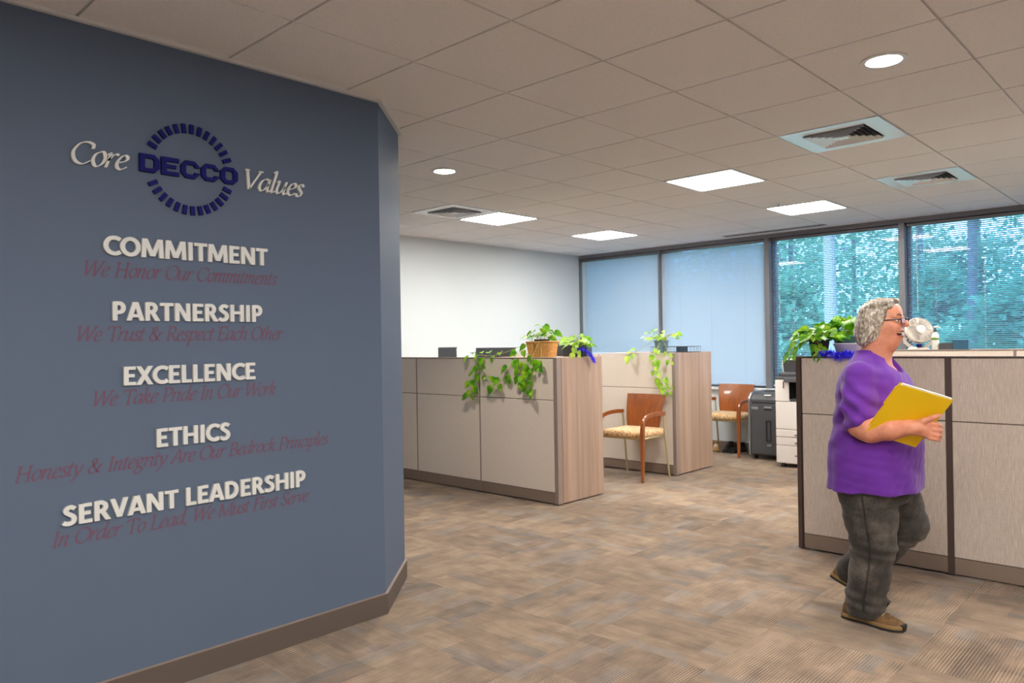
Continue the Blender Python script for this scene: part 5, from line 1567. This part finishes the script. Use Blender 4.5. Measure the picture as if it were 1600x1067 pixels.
# openings: neck, sleeve ends, hem
sh.ell((HX+.010,PY,1.345),(.080,.092,.062),.004,'s',R=np.array(Matrix.Rotation(math.radians(24),3,'Y')))
sh.ell((HX+.055,PY,1.27),(.060,.066,.050),.01,'s',R=np.array(Matrix.Rotation(math.radians(38),3,'Y')))
for sg,c in ((-1,(-1.236,3.706,.958)),(1,(-1.273,PY+.243,.965))):
    sh.ell(c,(.066,.066,.055),.002,'s')
sh.ell((-1.263,PY,.60),(.195,.238,.085),.002,'s')
V_,Q_=sh.mesh(1)
np_mesh('t_shirt',V_,Q_,M['shirt_purple'],person,None,O_)

# trousers
jn=SDF((-1.62,3.66,.035),(-1.0,4.26,.80),.0045)
jn.loft([(.60,-1.26,PY,.150,.20),(.70,-1.26,PY,.172,.218),(.79,-1.26,PY,.17,.215)],.03)
jn.chain([(-1.272,PY-.095,.68),(-1.258,PY-.09,.52),(-1.248,PY-.085,.385),(-1.268,PY-.082,.24),(-1.290,PY-.08,.125),(-1.292,PY-.08,.065)],[.136,.118,.098,.090,.086,.087],.03)
jn.chain([(-1.250,PY+.095,.68),(-1.195,PY+.10,.57),(-1.150,PY+.108,.47)],[.134,.115,.094],.03)
jn.chain([(-1.150,PY+.108,.47),(-1.255,PY+.11,.345),(-1.355,PY+.11,.245),(-1.42,PY+.11,.185)],[.092,.086,.078,.076],.03)
def jf(X,Y,Z):
    g=vnoise(X,Y,Z*.8,9,32.)*.0026+vnoise(X,Y,Z,12,80.)*.0014
    for zc,a_ in ((.375,.004),(.12,.0045),(.53,.0015)):
        w=np.exp(-((Z-zc)/.055)**2); g=g+w*a_*np.sin(118*Z+16*X+9*Y)
    return g.astype(np.float32)
jn.disp(jf)
jn.cap((-1.288,PY-.08,-.02),(-1.288,PY-.08,.075),.068,.068,.002,'s')
V_,Q_=jn.mesh(1)
jo=np_mesh('jeans',V_,Q_,M['jeans_grey'],person,None,O_)
# outer side seam on the near leg
sm_=MB(); P=[]
zs=np.linspace(.655,.075,26)
cxs=np.interp(zs,[.065,.125,.24,.385,.52,.68],[-1.292,-1.290,-1.268,-1.248,-1.258,-1.272]); rs_=np.interp(zs,[.065,.125,.24,.385,.52,.68],[.087,.086,.090,.098,.118,.136]); cys=np.interp(zs,[.065,.385,.68],[PY-.08,PY-.085,PY-.095])
for off in (-.003,.003):
    P=[(cx+.02+off,cy-r_*.985,z) for cx,cy,r_,z in zip(cxs,cys,rs_,zs)]
    # pull onto the cloth surface
    Vn=V_
    P2=[]
    for p in P:
        d=(Vn[:,0]-p[0])**2+(Vn[:,2]-p[2])**2; near=np.where((d<.008**2)&(Vn[:,1]<PY-.02))[0]
        y=Vn[near,1].min() if len(near) else p[1]
        P2.append((p[0],y-.0004,p[2]))
    sm_.tube(P2,.0016,5)
PB(sm_).build('side_seam',M['stitch'],jo,smooth=180)
# shoes
def walkshoe(nm,Mx):
    e=MB(); prof=[(-.135,.030,.072),(-.125,.038,.090),(-.10,.041,.096),(-.06,.041,.094),(-.01,.042,.084),(.03,.047,.070),(.08,.051,.058),(.115,.046,.051),(.138,.032,.044),(.147,.014,.036)]
    rows=[]; N=16
    for x,w,h in prof:
        row=[]
        for k in range(N):
            a=math.pi*k/(N-1); cz=max(0.0,math.sin(a))**.75; row.append((x,math.cos(a)*w*(1-.16*cz),.024+(h-.024)*cz))
        rows.append(row)
    e.grid(rows,Mx); e.f.append(tuple(range(N)));e.mi.append(0); e.f.append(tuple(range(len(e.v)-N,len(e.v)))[::-1]);e.mi.append(0)
    up=PB(e).build(nm,M['shoe_brown'],person,smooth=70)
    so=MB(); ol=[(x,w+.005) for x,w,h in prof]
    poly=[(x+(.007 if i==len(ol)-1 else (-.004 if i==0 else 0)),-w) for i,(x,w) in enumerate(ol)]+[(x+(.007 if i==0 else (-.004 if i==len(ol)-1 else 0)),w) for i,(x,w) in enumerate(reversed(ol))]
    so.prism(poly,.011,.028,Mx); PB(so).build('midsole',M['sole_tan'],up,bevel=.003)
    so=MB(); so.prism(poly,.0,.011,Mx); so.box(.125,.156,-.022,.022,.01,.034,Mx); PB(so).build('outsole',M['sole_black'],up,bevel=.003)
    lc=MB()
    for k in range(4):
        x=-.005+.022*k; h=.090-.0075*k
        lc.tube([Mx@Vector(p) for p in ((x,-.026,h-.008),(x+.004,0,h+.001),(x+.010,.026,h-.010))],.0024,6)
    PB(lc).build('laces',M['metal_beige'],up,smooth=180)
walkshoe('shoe',Matrix.Translation((-1.262,PY-.08,0))@Matrix.Rotation(math.radians(-6),4,'Z'))
walkshoe('shoe',Matrix.Translation((-1.395,PY+.11,.088))@Matrix.Rotation(math.radians(24),4,'Y')@Matrix.Rotation(math.radians(4),4,'Z'))

# ------------------------------------------------------------------ folder and notebook in the hands
FM=Matrix.Translation((-1.029,3.6807,1.0392))@Matrix.Rotation(.78849,4,'Z')@Matrix.Rotation(.30978,4,'Y')@Matrix.Rotation(.62879,4,'X')
# local: x along the top edge, z up the left edge, -y towards the camera
fo=thing('file_folder','bright yellow file folder held under the forearm of the walking person','folder'); fo.matrix_world=FM
W2,H2=.1225,.1475
fc=MB(); fc.prism([(-W2,-H2),(W2,-H2),(W2,H2-.004),(W2-.006,H2),(-W2+.004,H2),(-W2,H2-.004)],0,.0012,Matrix(((1,0,0,0),(0,0,-1,0),(0,1,0,0),(0,0,0,1)))); fc.build('front_cover',M['folder_yellow'],fo)
fc=MB(); fc.prism([(-W2,-H2),(W2+.004,-H2),(W2+.004,H2),(-W2,H2)],0,.0012,Matrix(((1,0,0,0),(0,0,-1,.0165),(0,1,0,0),(0,0,0,1)))); fc.build('back_cover',M['folder_yellow'],fo)
fc=MB(); fc.prism([(-W2-.015,.030),(-W2+.001,.022),(-W2+.001,H2-.002),(-W2-.009,H2-.008),(-W2-.015,H2-.018)],0,.0014,Matrix(((1,0,0,0),(0,0,-1,.0008),(0,1,0,0),(0,0,0,1)))); fc.build('index_tab',M['folder_yellow'],fo)
MB().box(-W2+.010,W2-.006,.0082,.0150,-H2+.006,H2+.002).build('paper_sheaf',M['paper'],fo)
nb=thing('notebook','thin black notebook between the papers inside the yellow folder','notebook'); nb.matrix_world=FM
MB().box(-W2+.004,W2-.002,.0012,.0026,-H2+.004,H2-.001).build('cover',M['watchdark'],nb)
MB().box(-W2+.006,W2-.004,.0028,.0074,-H2+.006,H2-.004).build('pages',M['paper'],nb)
